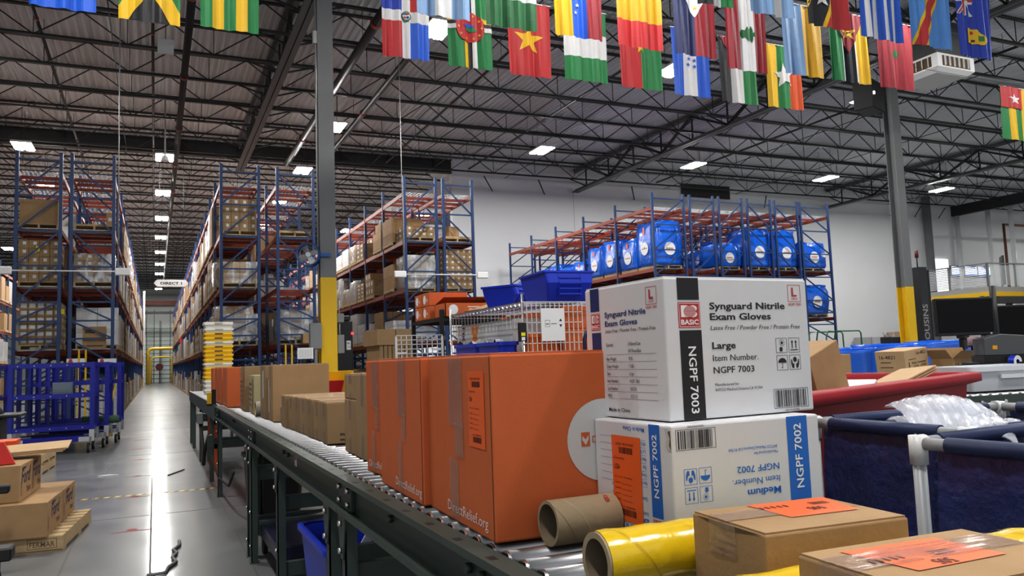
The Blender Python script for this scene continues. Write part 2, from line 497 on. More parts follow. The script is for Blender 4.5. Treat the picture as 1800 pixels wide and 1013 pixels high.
# ------------------------------------------------------------------ lamps
LAMPW = mat('lamp housing', (0.75, 0.75, 0.75), 0.4)
LAMPE = mat('lit led panel', (1.0, 0.98, 0.95), 0.5, emit=LIGHT_E)
lh = MB().box(-0.36, 0.36, -0.62, 0.62, 0.03, 0.11).mesh('housing', LAMPW)
lp = MB().quad((0.06,-0.6,0),(0.06,0.6,0),(0.33,0.6,0),(0.33,-0.6,0)).quad((0.06,-0.6,0.03),(0.33,-0.6,0.03),(0.33,0.6,0.03),(0.06,0.6,0.03)).mesh('led_panel', LAMPE)
lc = MB().cyl((0, -0.4, 0.11), (0, -0.4, 1.6), 0.008, 5).mesh('hanger', STEELD)
def lamp(X, Y, label, Z=10.55, group='high bay lamps out of the main rows'):
    t = thing('high_bay_lamp', label, 'lamp', (X, Y, Z), 0, group)
    link('housing', lh, t); link('led_panel', lp, t); link('led_panel', lp, t, (-0.39, 0, 0)); link('hanger', lc, t); link('hanger', lc, t, (0, 0.8, 0))
ORD = ('first', 'second', 'third', 'fourth', 'fifth', 'sixth', 'seventh', 'eighth', 'ninth', 'tenth', 'eleventh', 'twelfth')
for k in range(9):
    lamp(0.35, 36.5 + 7.45*k, 'lit lamp over the long aisle, %s counting down the aisle' % ORD[k], group='lamps over the aisle')
for k in range(5):
    lamp(-4.87, 36.2 + 7.4*k, 'lit lamp over the left rack, %s counting away' % ORD[k], group='lamps over the left rack')
for k in range(3):
    lamp(6.33, 29.9 + 7.3*k, 'lit lamp just right of the centre rack, %s counting away' % ORD[k], group='lamps right of the centre rack')
lamp(6.36, 52.8, 'lit lamp glimpsed through the top of the centre rack')
lamp(12.05, 53.4, 'lit lamp seen above the middle rack beams'); lamp(15.4, 46.7, 'lit lamp seen through the end of the middle rack')
lamp(-9.67, 66.2, 'lit lamp at the far left edge beyond the rack')
lamp(7.15, 20.0, 'lit lamp glaring between two hanging flags'); lamp(15.4, 20.4, 'lit lamp glowing behind the blue striped starred flag')
for k, X in enumerate((15.7, 24.25, 33.4, 43.1)):
    lamp(X, 30.6 + 0.33*k, 'lit bar lamp in front of the white wall, %s from the left' % ORD[k], group='bar lamps before the white wall')
for k_, (X, Y) in enumerate(((24.3, 20.4), (33.4, 20.4), (-4.9, 26), (-2, 10), (7.15, 9.5), (15.4, 10), (24.3, 10), (-2, 0), (6, -1), (15.4, 0), (62, 31), (62, 22))):  # mostly unseen lamps added for light; first two inferred from glare
    lamp(X, Y, '%s unseen high bay lamp adding light %s the camera spot' % (ORD[k_], 'ahead and right of' if X > 20 and Y > 5 else 'left of' if X < 0 and Y > 5 else 'right of' if Y > 5 else 'behind'))  # last pair added to brighten the dark wall at right
# ------------------------------------------------------------------ pallet racks
POST_W = 0.085
BAY = 2.575
def frame_meshes(w, braces_up, H=7.35):
    """upright frame of width w (origin at left post): posts, horizontals, diagonals"""
    p = MB().box(-POST_W/2, POST_W/2, -0.035, 0.035, 0, H).mesh('post', RACKB)
    br = []
    zs = [0.15, 0.63, 1.10, 1.60, 2.30, 2.78, 3.29, 4.25, 5.2, 6.15, 7.13]
    hor = MB().box(0, w, -0.02, 0.02, -0.022, 0.022).mesh('horizontal_brace', RACKB)
    dg = []
    for a, b in zip(zs[:-1], zs[1:]):
        q = MB()
        if braces_up: q.bar((0, 0, a), (w, 0, b), 0.035, 0.045)
        else: q.bar((0, 0, b), (w, 0, a), 0.035, 0.045)
        dg.append(q.mesh('diagonal_brace', RACKB))
    return p, hor, dg, zs
def beam_mesh(L):
    return MB().box(-0.025, 0.025, 0.03, L-0.03, -0.13, 0).box(-0.032, 0.032, 0.0, 0.045, -0.2, 0.06).box(-0.032, 0.032, L-0.045, L, -0.2, 0.06).mesh('beam', RACKR)
BEAM = beam_mesh(BAY)
def deck_mesh(w):
    m = MB()
    n = int(w/0.10)
    for i in range(n+1):
        x = w*i/n
        m.box(x-0.004, x+0.004, 0.06, BAY-0.06, -0.012, 0.0)
    for j in range(14):
        y = 0.1 + (BAY-0.2)*j/13
        m.box(0, w, y-0.004, y+0.004, -0.018, -0.010)
    return m.mesh('wire_deck', GALV)
def support_mesh(w):
    m = MB()
    m.box(0, w, -0.035, 0.035, -0.10, -0.02)
    return m.mesh('deck_support', RACKR)
def rack(x0, x1, nb, up, label, levels, y0=24.0, full=3, mid=10, H=7.35):
    """nb bays down the Y axis; the first `full` frames are built brace by brace"""
    t = thing('pallet_rack', label, 'pallet rack', (x0, y0, 0))
    w = x1-x0
    p, hor, dg, zs = frame_meshes(w, up, H)
    dk = deck_mesh(w); sp = support_mesh(w)
    ff = MB()
    ff.box(-POST_W/2, POST_W/2, -0.035, 0.035, 0, H).box(w-POST_W/2, w+POST_W/2, -0.035, 0.035, 0, H)
    for a, b in zip(zs[:-1], zs[1:]):
        ff.bar((0, 0, a if up else b), (w, 0, b if up else a), 0.035, 0.045); ff.box(0, w, -0.02, 0.02, b-0.022, b+0.022)
    fm = ff.mesh('upright_frame', RACKB)
    for k in range(nb+1):
        Y = k*BAY
        if k < full:
            e = bpy.data.objects.new('upright_frame', None); COL.objects.link(e); e.parent = t; e.location = (0, Y, 0)
            link('post', p, e); link('post', p, e, (w, 0, 0))
            for z in zs: link('horizontal_brace', hor, e, (0, 0, z))
            for q in dg: link('diagonal_brace', q, e)
        elif k < mid or nb <= mid:
            link('upright_frame', fm, t, (0, Y, 0))
    for k in range(min(nb, mid)):
        Y = k*BAY
        for z in levels:
            link('beam', BEAM, t, (0.0, Y, z)); link('beam', BEAM, t, (w, Y, z))
            if k < 5: link('wire_deck', dk, t, (0, Y, z+0.005)); [link('deck_support', sp, t, (0, Y+j, z)) for j in (0.65, 1.28, 1.92)]
    if nb > mid:
        m = MB()
        for k in range(mid, nb):
            Y = k*BAY
            for z in levels:
                for x in (0, w): m.box(x-0.03, x+0.03, Y, Y+BAY, z-0.13, z, 1)
        for k in range(mid, nb+1):
            Y = k*BAY
            for x in (0, w): m.box(x-POST_W/2, x+POST_W/2, Y-0.035, Y+0.035, 0, H)
            for a, b in zip(zs[:-1], zs[1:]): m.bar((0, Y, a if up else b), (w, Y, b if up else a), 0.035, 0.045)
        o = m.build('far_bays', [RACKB, RACKR], t); o['kind'] = 'stuff'
    return t
LA = (2.03, 3.72, 5.28, 6.83)
RX = dict(A1=(-3.35, -2.33), A2=(-2.07, -1.05), B1=(1.74, 2.79), B2=(3.33, 4.39), C1=(7.28, 8.34), C2=(8.59, 9.61))
rack(*RX['A1'], 25, True, 'blue and red pallet rack, left half of the pair at left', LA)
rack(*RX['A2'], 25, False, 'blue and red pallet rack lining the left side of the aisle', LA)
rack(*RX['B1'], 25, True, 'blue and red pallet rack lining the right side of the aisle', LA)
rack(*RX['B2'], 25, False, 'blue and red pallet rack just left of the grey column', LA)
rack(*RX['C1'], 14, True, 'blue and red pallet rack right of the grey column', LA, mid=12)
rack(*RX['C2'], 14, False, 'blue and red pallet rack against the edge of the white wall', LA, mid=12)
rack(-8.3, -7.25, 12, False, 'pallet rack cut off by the left picture edge', LA, full=1, mid=8)
LD = (2.60, 4.52, 6.82)
DX = ((16.81, 18.23), (18.52, 19.63), (19.90, 21.02), (21.31, 22.48), (22.72, 23.90), (24.07, 25.59))
for k, (a, b) in enumerate(DX):
    rack(a, b, 5, k < 3, 'rack of blue bags before the white wall, %s row from the left' % ORD[k], LD, full=2)

# ------------------------------------------------------------------ palletised goods
def pallet_mesh(w=1.0, d=1.15, h=0.13):
    m = MB(); nb = 7; bw = 0.10
    for i in range(nb):
        y = (d-bw)*i/(nb-1); m.box(0, w, y, y+bw, h-0.02, h)
    for i in range(3):
        x = (w-0.05)*i/2; m.box(x, x+0.05, 0, d, 0.02, h-0.02)
    for i in (0, 3, 6):
        y = (d-bw)*i/(nb-1); m.box(0, w, y, y+bw, 0, 0.02)
    return m.mesh('pallet', PALLETW)
PAL = pallet_mesh()
WLAB = mat('white carton label', (0.62, 0.63, 0.64), 0.5)
YLAB = mat('yellow tag', (0.85, 0.75, 0.02), 0.5)
GREYC = mat('wrapped grey carton', (0.40, 0.36, 0.32), 0.45, var=0.2, scale=3)
WRAPW = mat('white wrapped bundle', (0.66, 0.67, 0.68), 0.3, bump=0.8, bscale=9, var=0.12, scale=6)
CAR = {}
def carton_mesh(sx, sy, sz, kind):
    key = (round(sx,3), round(sy,3), round(sz,3), kind)
    if key in CAR: return CAR[key]
    m = MB().box(0.004, sx-0.004, 0.004, sy-0.004, 0.002, sz-0.004)
    if kind in ('lab', 'labw'):
        f = 0.42 if kind == 'lab' else 0.20
        a, b = sx*f, sx*(1-f*0.6); c, d2 = (sz*0.42, sz*0.80) if kind == 'lab' else (sz*0.3, sz*0.82)
        m.quad((a, 0.002, c), (b, 0.002, c), (b, 0.002, d2), (a, 0.002, d2), 1)
        m.quad((0.002, sy*0.8, c), (0.002, sy*0.4, c), (0.002, sy*0.4, d2), (0.002, sy*0.8, d2), 1)
        m.quad((sx-0.002, sy*0.3, c), (sx-0.002, sy*0.7, c), (sx-0.002, sy*0.7, d2), (sx-0.002, sy*0.3, d2), 1)
    base = {'lab': KRAFT2, 'labw': KRAFT2, 'kraft': KRAFT, 'light': KRAFT3, 'grey': GREYC, 'white': WRAPW}[kind]
    CAR[key] = m.mesh('carton', [base, WLAB])
    return CAR[key]
def film_mesh(w, d, h, seed):
    rr = random.Random(seed); rings = []
    n = 6
    for j in range(n+1):
        z = h*j/n; e = rr.uniform(0.004, 0.022); g = []
        for a, b in ((0,0),(.25,0),(.5,0),(.75,0),(1,0),(1,.33),(1,.67),(1,1),(.75,1),(.5,1),(.25,1),(0,1),(0,.67),(0,.33)):
            ox = -e if a == 0 else (e if a == 1 else 0); oy = -e if b == 0 else (e if b == 1 else 0)
            g.append((a*w+ox*rr.uniform(.4,1.3), b*d+oy*rr.uniform(.4,1.3), z+rr.uniform(-.01,.01)))
        rings.append(g)
    return MB().loft(rings, cap0=False, cap1=True, smooth=True).mesh('stretch_film', FILM)
def load(x, y, z, nx, ny, nz, w, d, h, kind, label, group=None, film=False, pal=True, drop=0.0, seed=0, detail=True, tagc=None):
    """pallet with a stack of cartons; x, y, z front left corner on the beams"""
    rr = random.Random(seed)
    t = thing('pallet_load', label, 'pallet load', (x, y, z), 0, group)
    zz = 0.0
    if pal:
        o = link('pallet', PAL, t); o.scale = (w/1.0, d/1.15, 1); zz = 0.131
    if detail:
        cm = carton_mesh(w/nx, d/ny, h/nz, kind)
        for k in range(nz):
            for i in range(nx):
                for j in range(ny):
                    if 0 < i < nx-1 and 0 < j < ny-1 and k < nz-1: continue
                    if j not in (0, ny-1) and i not in (0, nx-1) and k < nz-1: continue
                    if k == nz-1 and rr.random() < drop: continue
                    link('carton', cm, t, (i*w/nx, j*d/ny, zz+k*h/nz))
    else:
        m = MB()
        for k in range(nz):
            for i in range(nx):
                for j in range(ny):
                    if k == nz-1 and rr.random() < drop: continue
                    m.box(i*w/nx+.005, (i+1)*w/nx-.005, j*d/ny+.005, (j+1)*d/ny-.005, zz+k*h/nz+.003, zz+(k+1)*h/nz-.003)
                    if kind in ('lab', 'labw'):
                        for X in (i*w/nx+.003, (i+1)*w/nx-.003):
                            m.add([(X, (j+.25)*d/ny, zz+(k+.3)*h/nz), (X, (j+.7)*d/ny, zz+(k+.3)*h/nz), (X, (j+.7)*d/ny, zz+(k+.8)*h/nz), (X, (j+.25)*d/ny, zz+(k+.8)*h/nz)], [(0,1,2,3)], 1)
        base = {'lab': KRAFT2, 'labw': KRAFT2, 'kraft': KRAFT, 'light': KRAFT3, 'grey': GREYC, 'white': WRAPW}[kind]
        m.build('carton_stack', [base, WLAB], t)
    if film:
        link('stretch_film', film_mesh(w, d, h*1.01, seed), t, (0, 0, zz))
    if tagc:
        MB().box(w*tagc, w*tagc+0.09, -0.03, -0.022, zz+h*0.72, zz+h*0.72+0.14).build('yellow_tag', YLAB, t)
    return t
# first bay, seen from the end of each row
X = RX['A1'][0]+0.09
load(X, 24.15, LA[0], 5, 3, 6, 0.98, 1.1, 1.13, 'labw', 'pallet of cartons with big white labels, lowest visible at far left', film=False, tagc=0.98, seed=1)
load(X-0.05, 24.15, LA[1], 4, 3, 5, 0.97, 1.1, 1.12, 'lab', 'labelled cartons with yellow tag on second beam level at far left', tagc=0.42, seed=2)
t = load(X-0.04, 24.15, LA[2], 1, 1, 1, 0.90, 1.05, 0.66, 'kraft', 'one large plain brown carton high on the far left rack', seed=3)
X = RX['A2'][0]+0.05
t = load(X+0.24, 24.1, LA[0], 1, 1, 1, 0.56, 0.5, 0.60, 'kraft', 'brown carton printed with two dark bars beside the aisle', pal=False, seed=4)
fc = Face((X*0, -0.0, 0), (1,0,0), (0,0,1), .56, .6); fc.rect(.06, .42, .30, .455, 0, .003); fc.rect(.06, .47, .30, .505, 0, .003); fc.rect(.10, .06, .50, .085, 0, .003); fc.build('print', [BLACKP], t)
load(X, 24.15, LA[1], 4, 3, 4, 0.98, 1.1, 0.78, 'lab', 'stretch wrapped labelled cartons on second beam level beside the aisle', film=True, seed=5)
load(X+0.0, 24.15, LA[2], 1, 1, 1, 0.98, 1.1, 0.04, 'light', 'nearly empty pallet high on the left rack beside the aisle', seed=6)
tag(MB().box(0, 0.2, 0, 0.25, 0, 0.34).box(0.05, 0.15, -0.002, 0, 0.12, 0.22, 1).build('carton', [KRAFT, WLAB], None, (X+0.77, 24.3, LA[2]+0.172), bevel=0.004), 'single small carton standing on the high pallet beside the aisle', 'carton')
X = RX['B1'][0]+0.05
load(X, 24.15, LA[2], 4, 3, 4, 0.96, 1.1, 0.95, 'lab', 'four tiers of labelled cartons high at the aisle end of the centre rack', seed=7)
load(X-0.02, 24.15, LA[1], 2, 2, 2, 0.98, 1.1, 0.62, 'light', 'open topped cartons in stretch film at the aisle end of the centre rack', film=True, seed=8)
load(X-0.04, 24.15, LA[0], 3, 3, 3, 1.0, 1.1, 0.78, 'grey', 'grey stretch wrapped bales at the aisle end of the centre rack', film=True, seed=9)
X = RX['B2'][0]+0.05
load(X, 24.15, LA[2], 1, 1, 1, 0.96, 1.1, 0.05, 'light', 'thin load on a high pallet left of the column', seed=10)
load(X-0.03, 24.15, LA[0], 3, 3, 4, 1.0, 1.1, 0.88, 'grey', 'wrapped grey bales left of the column above the brown carton', film=True, seed=11)
tag(MB().box(0, 0.32, 0, 0.3, 0, 0.28).build('carton', KRAFT, None, (X+0.62, 23.80, LA[0]+0.002), bevel=0.004), 'small brown carton at the rack edge left of the column', 'carton')
X = RX['C1'][0]+0.05
load(X, 24.15, LA[2]-0.02, 4, 3, 2, 0.98, 1.1, 0.36, 'lab', 'low stack of labelled cartons high on the middle rack end', drop=0.35, seed=12)
load(X, 24.15, LA[1]-0.1, 4, 3, 5, 0.98, 1.1, 1.05, 'grey', 'wrapped cartons at the near end of the middle rack', film=True, seed=13)
X = RX['C2'][0]+0.05
load(X, 24.15, LA[2]-0.02, 1, 1, 1, 0.95, 1.1, 0.07, 'light', 'flat load of boards high beside the white wall', seed=14)
tag(MB().rbox((0, 0, 0.17), (0.42, 0.35, 0.34), 0.3).build('carton', KRAFT, None, (X+0.38, 24.5, LA[2]+0.185), bevel=0.004), 'tilted open carton high beside the white wall', 'carton')
load(X-0.04, 24.15, LA[1]-0.1, 5, 3, 7, 1.02, 1.1, 1.28, 'lab', 'tall stack of labelled cartons beside the white wall', seed=15)
# loads down the aisle faces
KINDS = ['kraft', 'white', 'grey', 'lab', 'light', 'white', 'lab', 'white']
LVN = ('first', 'second', 'third', 'fourth')
OVH = dict(A2=(-.03,.09), B1=(.09,-.03), C1=(.08,-.03), B2=(-.03,.05), A1=(0,0), C2=(0,0), Z=(0,.08))
def fill(row, where, nb, first, levels, skip0=True):
    for k in range(first, nb):
        for li, z in enumerate((0.0,)+tuple(levels[:3])):
            for s in (0, 1):
                if k == 0 and s == 0: continue
                if k < 2 and ((row in ('A2', 'B2') and li == 3) or (row == 'B2' and li == 2)): continue
                r = R.random()
                if r < 0.10: continue
                h = R.uniform(0.55, 1.2); kd = R.choice(KINDS)
                nx, ny, nz = R.choice(((2,2,3),(3,2,4),(2,3,3)))
                load(RX[row][0]-OVH[row][0], 24+k*BAY+0.1+s*1.22, z, nx, ny, nz, RX[row][1]-RX[row][0]+OVH[row][0]+OVH[row][1], 1.1, h, kd,
                     '%s goods, %s pallet, bay %s, %s tier, %s' % ({'white':'white wrapped','grey':'grey wrapped','lab':'labelled carton','kraft':'brown carton','light':'pale carton'}[kd], ('near','far')[s], ORD[k], ('floor','second','third','fourth')[li], where),
                     'pallet loads in the racks', film=(kd in ('grey','kraft','light') and R.random() < 0.55), drop=R.choice((0,0.2,0.5)), seed=R.randint(0,9999), detail=False)
fill('A2', 'the left aisle rack', 7, 0, LA)
fill('B1', 'the right aisle rack', 7, 0, LA)
fill('C1', 'the middle rack', 7, 0, LA)
fill('B2', 'the rack left of the column', 3, 0, LA)
# beyond that one mass of goods per rack
def far_goods(row, y0, y1, label, levels=LA):
    m = MB(); x0, x1 = RX[row]; y = y0
    while y < y1:
        for z in (0.0,)+tuple(levels[:3]):
            if R.random() < 0.12: continue
            h = R.uniform(0.5, 1.25); i = R.randint(0, 3)
            a_, b_ = OVH[row]; m.box(x0-a_, x1+b_, y+.05, y+1.1, z, z+.12, 4)
            m.box(x0-a_+R.uniform(.0,.06), x1+b_-R.uniform(.0,.06), y+.06, y+1.08, z+.13, z+.13+h, i)
        y += 1.29
    o = m.build('far_pallet_goods', [KRAFT2, WRAPW, KRAFT, GREYC, PALLETW]); o['kind'] = 'stuff'
    tag(o, label, 'pallet goods')
far_goods('A2', 24+7*BAY, 88, 'goods receding down the left side of the aisle')
far_goods('B1', 24+7*BAY, 88, 'goods receding down the right side of the aisle')
far_goods('A1', 26.8, 60, 'goods filling the left rack behind its first bay')
far_goods('B2', 24+3*BAY, 60, 'goods filling the centre rack left of the column further back')
far_goods('C2', 26.8, 56, 'goods filling the rack by the white wall further back')
RX['Z'] = (-8.3, -7.25); far_goods('Z', 24.1, 50, 'wrapped goods on the rack at the left picture edge')
# ------------------------------------------------------------------ roller conveyor
CX0, CX1, CTOP = 0.605, 1.375, 0.948
conv = thing('roller_conveyor', 'long grey green roller conveyor carrying the cartons', 'conveyor')
def rail(y0, y1, side, z0=0.815, zt=CTOP):
    """outward facing channel"""
    a, b = (CX0, CX0+0.052) if side < 0 else (CX1, CX1-0.052)
    lo, hi = min(a, b), max(a, b)
    w0, w1 = (hi-0.006, hi) if side < 0 else (lo, lo+0.006)
    m = MB().box(lo, hi, y0, y1, zt-0.006, zt).box(lo, hi, y0, y1, z0, z0+0.006).box(w0, w1, y0, y1, z0+0.006, zt-0.006)
    e0, e1 = (lo, lo+0.005) if side < 0 else (hi-0.005, hi)
    m.box(e0, e1, y0, y1, zt-0.018, zt-0.006).box(e0, e1, y0, y1, z0+0.006, z0+0.02)
    return m.build('side_rail', CONVG, conv)
SECT = (0.3, 2.93, 6.0, 9.35)
for a, b in zip(SECT[:-1], SECT[1:]):
    rail(a+0.002, b-0.002, -1); rail(a+0.002, b-0.002, 1)
rm = MB().cyl((0.668, 0, 0), (1.312, 0, 0), 0.0245, 20)
rm.hollow((0.662, 0, 0), (0.6685, 0, 0), 0.0245, 0.0155, 20, 1, 1, 1).cyl((0.655, 0, 0), (0.672, 0, 0), 0.007, 8, 1)
rm = rm.mesh('roller', [ROLLM, CHROME])
y = 0.36
while y < 9.3:
    link('roller', rm, conv, (0, y, 0.930)); y += 0.0835
# splice plates and bolts
bolt = MB().cyl((0, 0, 0), (-0.012, 0, 0), 0.011, 6).mesh('bolt', CHROME)
boltg = MB().cyl((0, 0, 0), (-0.014, 0, 0), 0.012, 6).mesh('bolt', CONVG)
for y in SECT[1:]:
    MB().box(CX0+0.030, CX0+0.046, y-0.10, y+0.10, 0.825, 0.925).build('splice_plate', CONVG, conv, bevel=0.003)
    for dy in (-0.07, 0.07):
        for z in (0.85, 0.90): link('bolt', bolt, conv, (CX0+0.030, y+dy, z))
for y in (1.62, 1.70, 2.35, 4.35, 4.5, 7.4, 7.55):
    link('bolt', boltg, conv, (CX0+0.046, y, 0.885))
for k in range(44):
    y = 0.5+0.2*k
    MB().box(CX0+0.012, CX0+0.03, y, y+0.03, CTOP-0.0005, CTOP+0.0004).build('slot', BLACKM, conv)
WARN = Face((CX0+0.0455, 1.56, 0.832), (0,-1,0), (0,0,1), .16, .09)
WARN.rect(0, 0, .16, .088, 0, .001).rect(.05, .05, .155, .084, 1, .0014).rect(.05, .004, .155, .046, 2, .0014)
WARN.text('DANGER', .056, .058, .022, 0, width=.09, bold=.01, lift=.002)
WARN.poly([(.012,.02),(.02,.03),(.018,.05),(.010,.045),(.022,.062),(.034,.058),(.028,.045),(.040,.03),(.030,.02),(.026,.034)], 2, .002)
for i in range(3): WARN.rect(.056, .012+.010*i, .14, .016+.010*i, 0, .002)
WARN.build('warning_label', [PAPER, REDP, BLACKP], conv)['label'] = 'white, red and black danger sticker'
st = Face((CX0+0.0455, 4.15, 0.85), (0,-1,0), (0,0,1), .1, .08); st.rect(0,0,.07,.06,0,.001).rect(.01,.03,.06,.05,1,.0015).build('sticker', [PAPER, REDP], conv)
# legs
def leg(y, x, side, pair=False):
    s = 1 if side < 0 else -1
    m = MB().box(x, x+s*0.006, y-0.03, y+0.03, 0, 0.76).box(x, x+s*0.045, y-0.03, y-0.024, 0, 0.80).box(x, x+s*0.045, y+0.024, y+0.03, 0, 0.80)
    m.build('leg', CONVG, conv)
    MB().box(x-0.01, x+s*0.05+0.0, y-0.04, y+0.04, 0, 0.006).build('foot_plate', CONVG, conv)
    p = MB()
    pts = [(y-0.055, 0.815), (y+0.055, 0.815), (y+0.05, 0.77), (y+0.02, 0.66), (y-0.02, 0.66), (y-0.05, 0.77)]
    vs = [(x-s*0.006, a, b) for a, b in pts] + [(x-s*0.0005, a, b) for a, b in pts]; n = 6
    p.add(vs, [tuple(range(n)), tuple(reversed(range(n, 2*n)))] + [((i+1) % n, i, n+i, n+(i+1) % n) for i in range(n)])
    p.build('leg_bracket', CONVG, conv)
    if side < 0:
        for z in (0.785, 0.69): link('bolt', bolt, conv, (x-0.006, y, z))
        for z in (0.35, 0.12): link('bolt', bolt, conv, (x, y-0.015, z))
LEGS = (2.88, 3.16, 4.58, 5.88, 6.10, 9.05)
for y in LEGS:
    leg(y, CX0+0.012, -1); leg(y, CX1-0.012, 1)
    for z in (0.60, 0.24) if y != 9.05 else (0.55,):
        MB().box(CX0+0.02, CX1-0.02, y-0.004, y+0.034, z-0.038, z+0.038).build('cross_brace', CONVG, conv)
# belt section beyond
bc = thing('belt_conveyor', 'far end of the conveyor line with a flat pale belt', 'conveyor')
BELT = mat('pale grey belt', (0.33, 0.34, 0.34), 0.55)
for x in (CX0, CX1-0.03): MB().box(x, x+0.03, 9.36, 16.3, 0.78, 0.955).build('side_rail', CONVG, bc)
MB().box(CX0+0.035, CX1-0.035, 9.4, 16.28, 0.89, 0.945).build('belt', BELT, bc)
for y in (10.3, 12.65, 14.9, 16.0):
    for x in (CX0+0.005, CX1-0.055):
        MB().box(x, x+0.05, y-0.03, y+0.03, 0, 0.80).build('leg', CONVG, bc)
    MB().box(CX0+0.03, CX1-0.03, y-0.02, y+0.02, 0.45, 0.52).build('cross_brace', CONVG, bc)
MB().box(CX0-0.07, CX0-0.004, 11.6, 11.9, 0.62, 0.76).build('control_box', mat('grey enamel box', (0.22,0.24,0.24), 0.5), bc)
MB().box(CX0-0.05, CX0+0.0, 9.75, 9.9, 0.30, 0.60).build('motor', CONVG, bc)
MB().pipe([(CX0-0.03, 9.8, 0.6), (CX0-0.07, 9.9, 0.42), (CX0-0.06, 10.3, 0.22), (CX0-0.04, 10.9, 0.2), (CX0-0.02, 11.3, 0.36), (CX0-0.03, 11.7, 0.62)], 0.022, 8).build('cable', RUBBER, bc)
MB().pipe([(CX0-0.02, 9.85, 0.5), (CX0+0.0, 9.5, 0.30), (CX0+0.02, 9.0, 0.20), (CX0+0.04, 8.0, 0.25), (CX0+0.05, 7.6, 0.42)], 0.012, 6).build('cable', RUBBER, bc)
GREENP = mat('green plastic', (0.01, 0.22, 0.09), 0.35)
for k, y in enumerate((10.55, 10.95)):
    tag(MB().cyl((0, 0, 0), (0, 0, 0.085), 0.05, 16).cyl((0, 0, 0.085), (0, 0, 0.10), 0.042, 16).build('push_button_housing', GREENP, None, (CX0+0.08, y, 0.956)), 'green cap on the conveyor edge, %s the yellow sensor' % ('nearest', 'second from')[k], 'button')
t = thing('photo_sensor', 'yellow and black sensor on the conveyor edge', 'sensor', (CX0-0.01, 9.75, 0.955))
MB().box(-0.045, 0.005, -0.03, 0.03, 0, 0.135).build('housing', YELLOW, t, bevel=0.004)
MB().box(0.006, 0.05, -0.035, 0.035, -0.01, 0.165).build('shroud', BLACKM, t)
MB().box(-0.05, 0.055, -0.04, 0.04, -0.02, -0.001).build('bracket', BLACKM, t)

# ------------------------------------------------------------------ cartons on the conveyor
ZB = 0.956
def flap_box(w, d, h, m=0, seam=1, bevel=0.004):
    """closed carton: shell with a shallow flap gap along the top and bottom of the end panels"""
    b = MB().box(0, w, 0, d, 0.0, h-0.004, 0)
    b.box(0.0015, w-0.0015, 0.004, d/2-0.001, h-0.0045, h, 0).box(0.0015, w-0.0015, d/2+0.001, d-0.004, h-0.0045, h, 0)
    return b
def carton(name, label, cat, x, y, yaw, w, d, h, mt, z=ZB, group=None, bev=0.005):
    t = thing(name, label, cat, (x, y, z), math.radians(yaw), group)
    MB().box(0, w, 0, d, 0, h).build('shell', mt, t, bevel=bev, seg=2)
    return t
def top_flaps(t, w, d, h, mt, along='x'):
    """two outer flaps meeting in the middle, slightly proud, dark slit between"""
    if along == 'x':
        MB().box(0.003, w-0.003, 0.003, d/2-0.0012, h-0.001, h+0.003).build('flap', mt, t)
        MB().box(0.003, w-0.003, d/2+0.0012, d-0.003, h-0.001, h+0.003).build('flap', mt, t)
    else:
        MB().box(0.003, w/2-0.0012, 0.003, d-0.003, h-0.001, h+0.003).build('flap', mt, t)
        MB().box(w/2+0.0012, w-0.003, 0.003, d-0.003, h-0.001, h+0.003).build('flap', mt, t)
def ship_label(f, x0, y0, x1, y1, paper=0, ink=1, seed=3, big='USA'):
    """orange routing sticker with its lines of print"""
    w, h = x1-x0, y1-y0; f.rect(x0, y0, x1, y1, paper, .0012)
    q = lambda a, b: (x0+a*w, y0+b*h)
    f.text('DDK 98141967', *q(.16,.885), .045*h, ink, width=.62*w, lift=.0016)
    rr = random.Random(seed); x = .26
    while x < .74:
        t = rr.choice((.008,.012,.02)); f.rect(*q(x,.79), *q(x+t,.865), ink, .0016); x += t + rr.choice((.006,.012))
    f.text('Country:', *q(.06,.72), .04*h, ink, width=.40*w, lift=.0016)
    f.text(big, *q(.07,.60), .085*h, ink, width=.20*w, lift=.0016, bold=.01)
    f.text('ID. Tare / Handling', *q(.08,.50), .028*h, ink, width=.60*w, lift=.0016)
    for i, s in enumerate(('LENGTH', 'WIDTH', 'HEIGHT', 'WEIGHT')):
        f.text(s, *q(.08,.43-.065*i), .028*h, ink, width=.20*w, lift=.0016); f.rect(*q(.33,.43-.065*i), *q(.66,.434-.065*i), ink, .0016)
    f.text('ID. N. 0000000000', *q(.25,.155), .03*h, ink, width=.5*w, lift=.0016)
    x = .26
    while x < .76:
        t = rr.choice((.008,.012,.02)); f.rect(*q(x,.065), *q(x+t,.14), ink, .0016); x += t + rr.choice((.006,.012))
INK = mat('sticker ink', (0.10, 0.02, 0.01), 0.5)
def tape_strip(f, x0, y0, x1, y1, lift=.0016, seed=1):
    """crumpled clear tape"""
    rr = random.Random(seed); n = 14; L = []
    for i in range(n+1):
        y = y0+(y1-y0)*i/n; e = rr.uniform(-.0025, .0025)
        L.append([f.p(x0+e+(x1-x0)*k/5, y, lift+(rr.uniform(0,.0022) if 0 < k < 5 else 0)) for k in range(6)])
    f.mb.loft(L, 0, close=False, cap0=False, cap1=False, smooth=True)
LEFT = lambda d: ((0, d, 0), (0,-1,0), (0,0,1))
SERIFW = .0
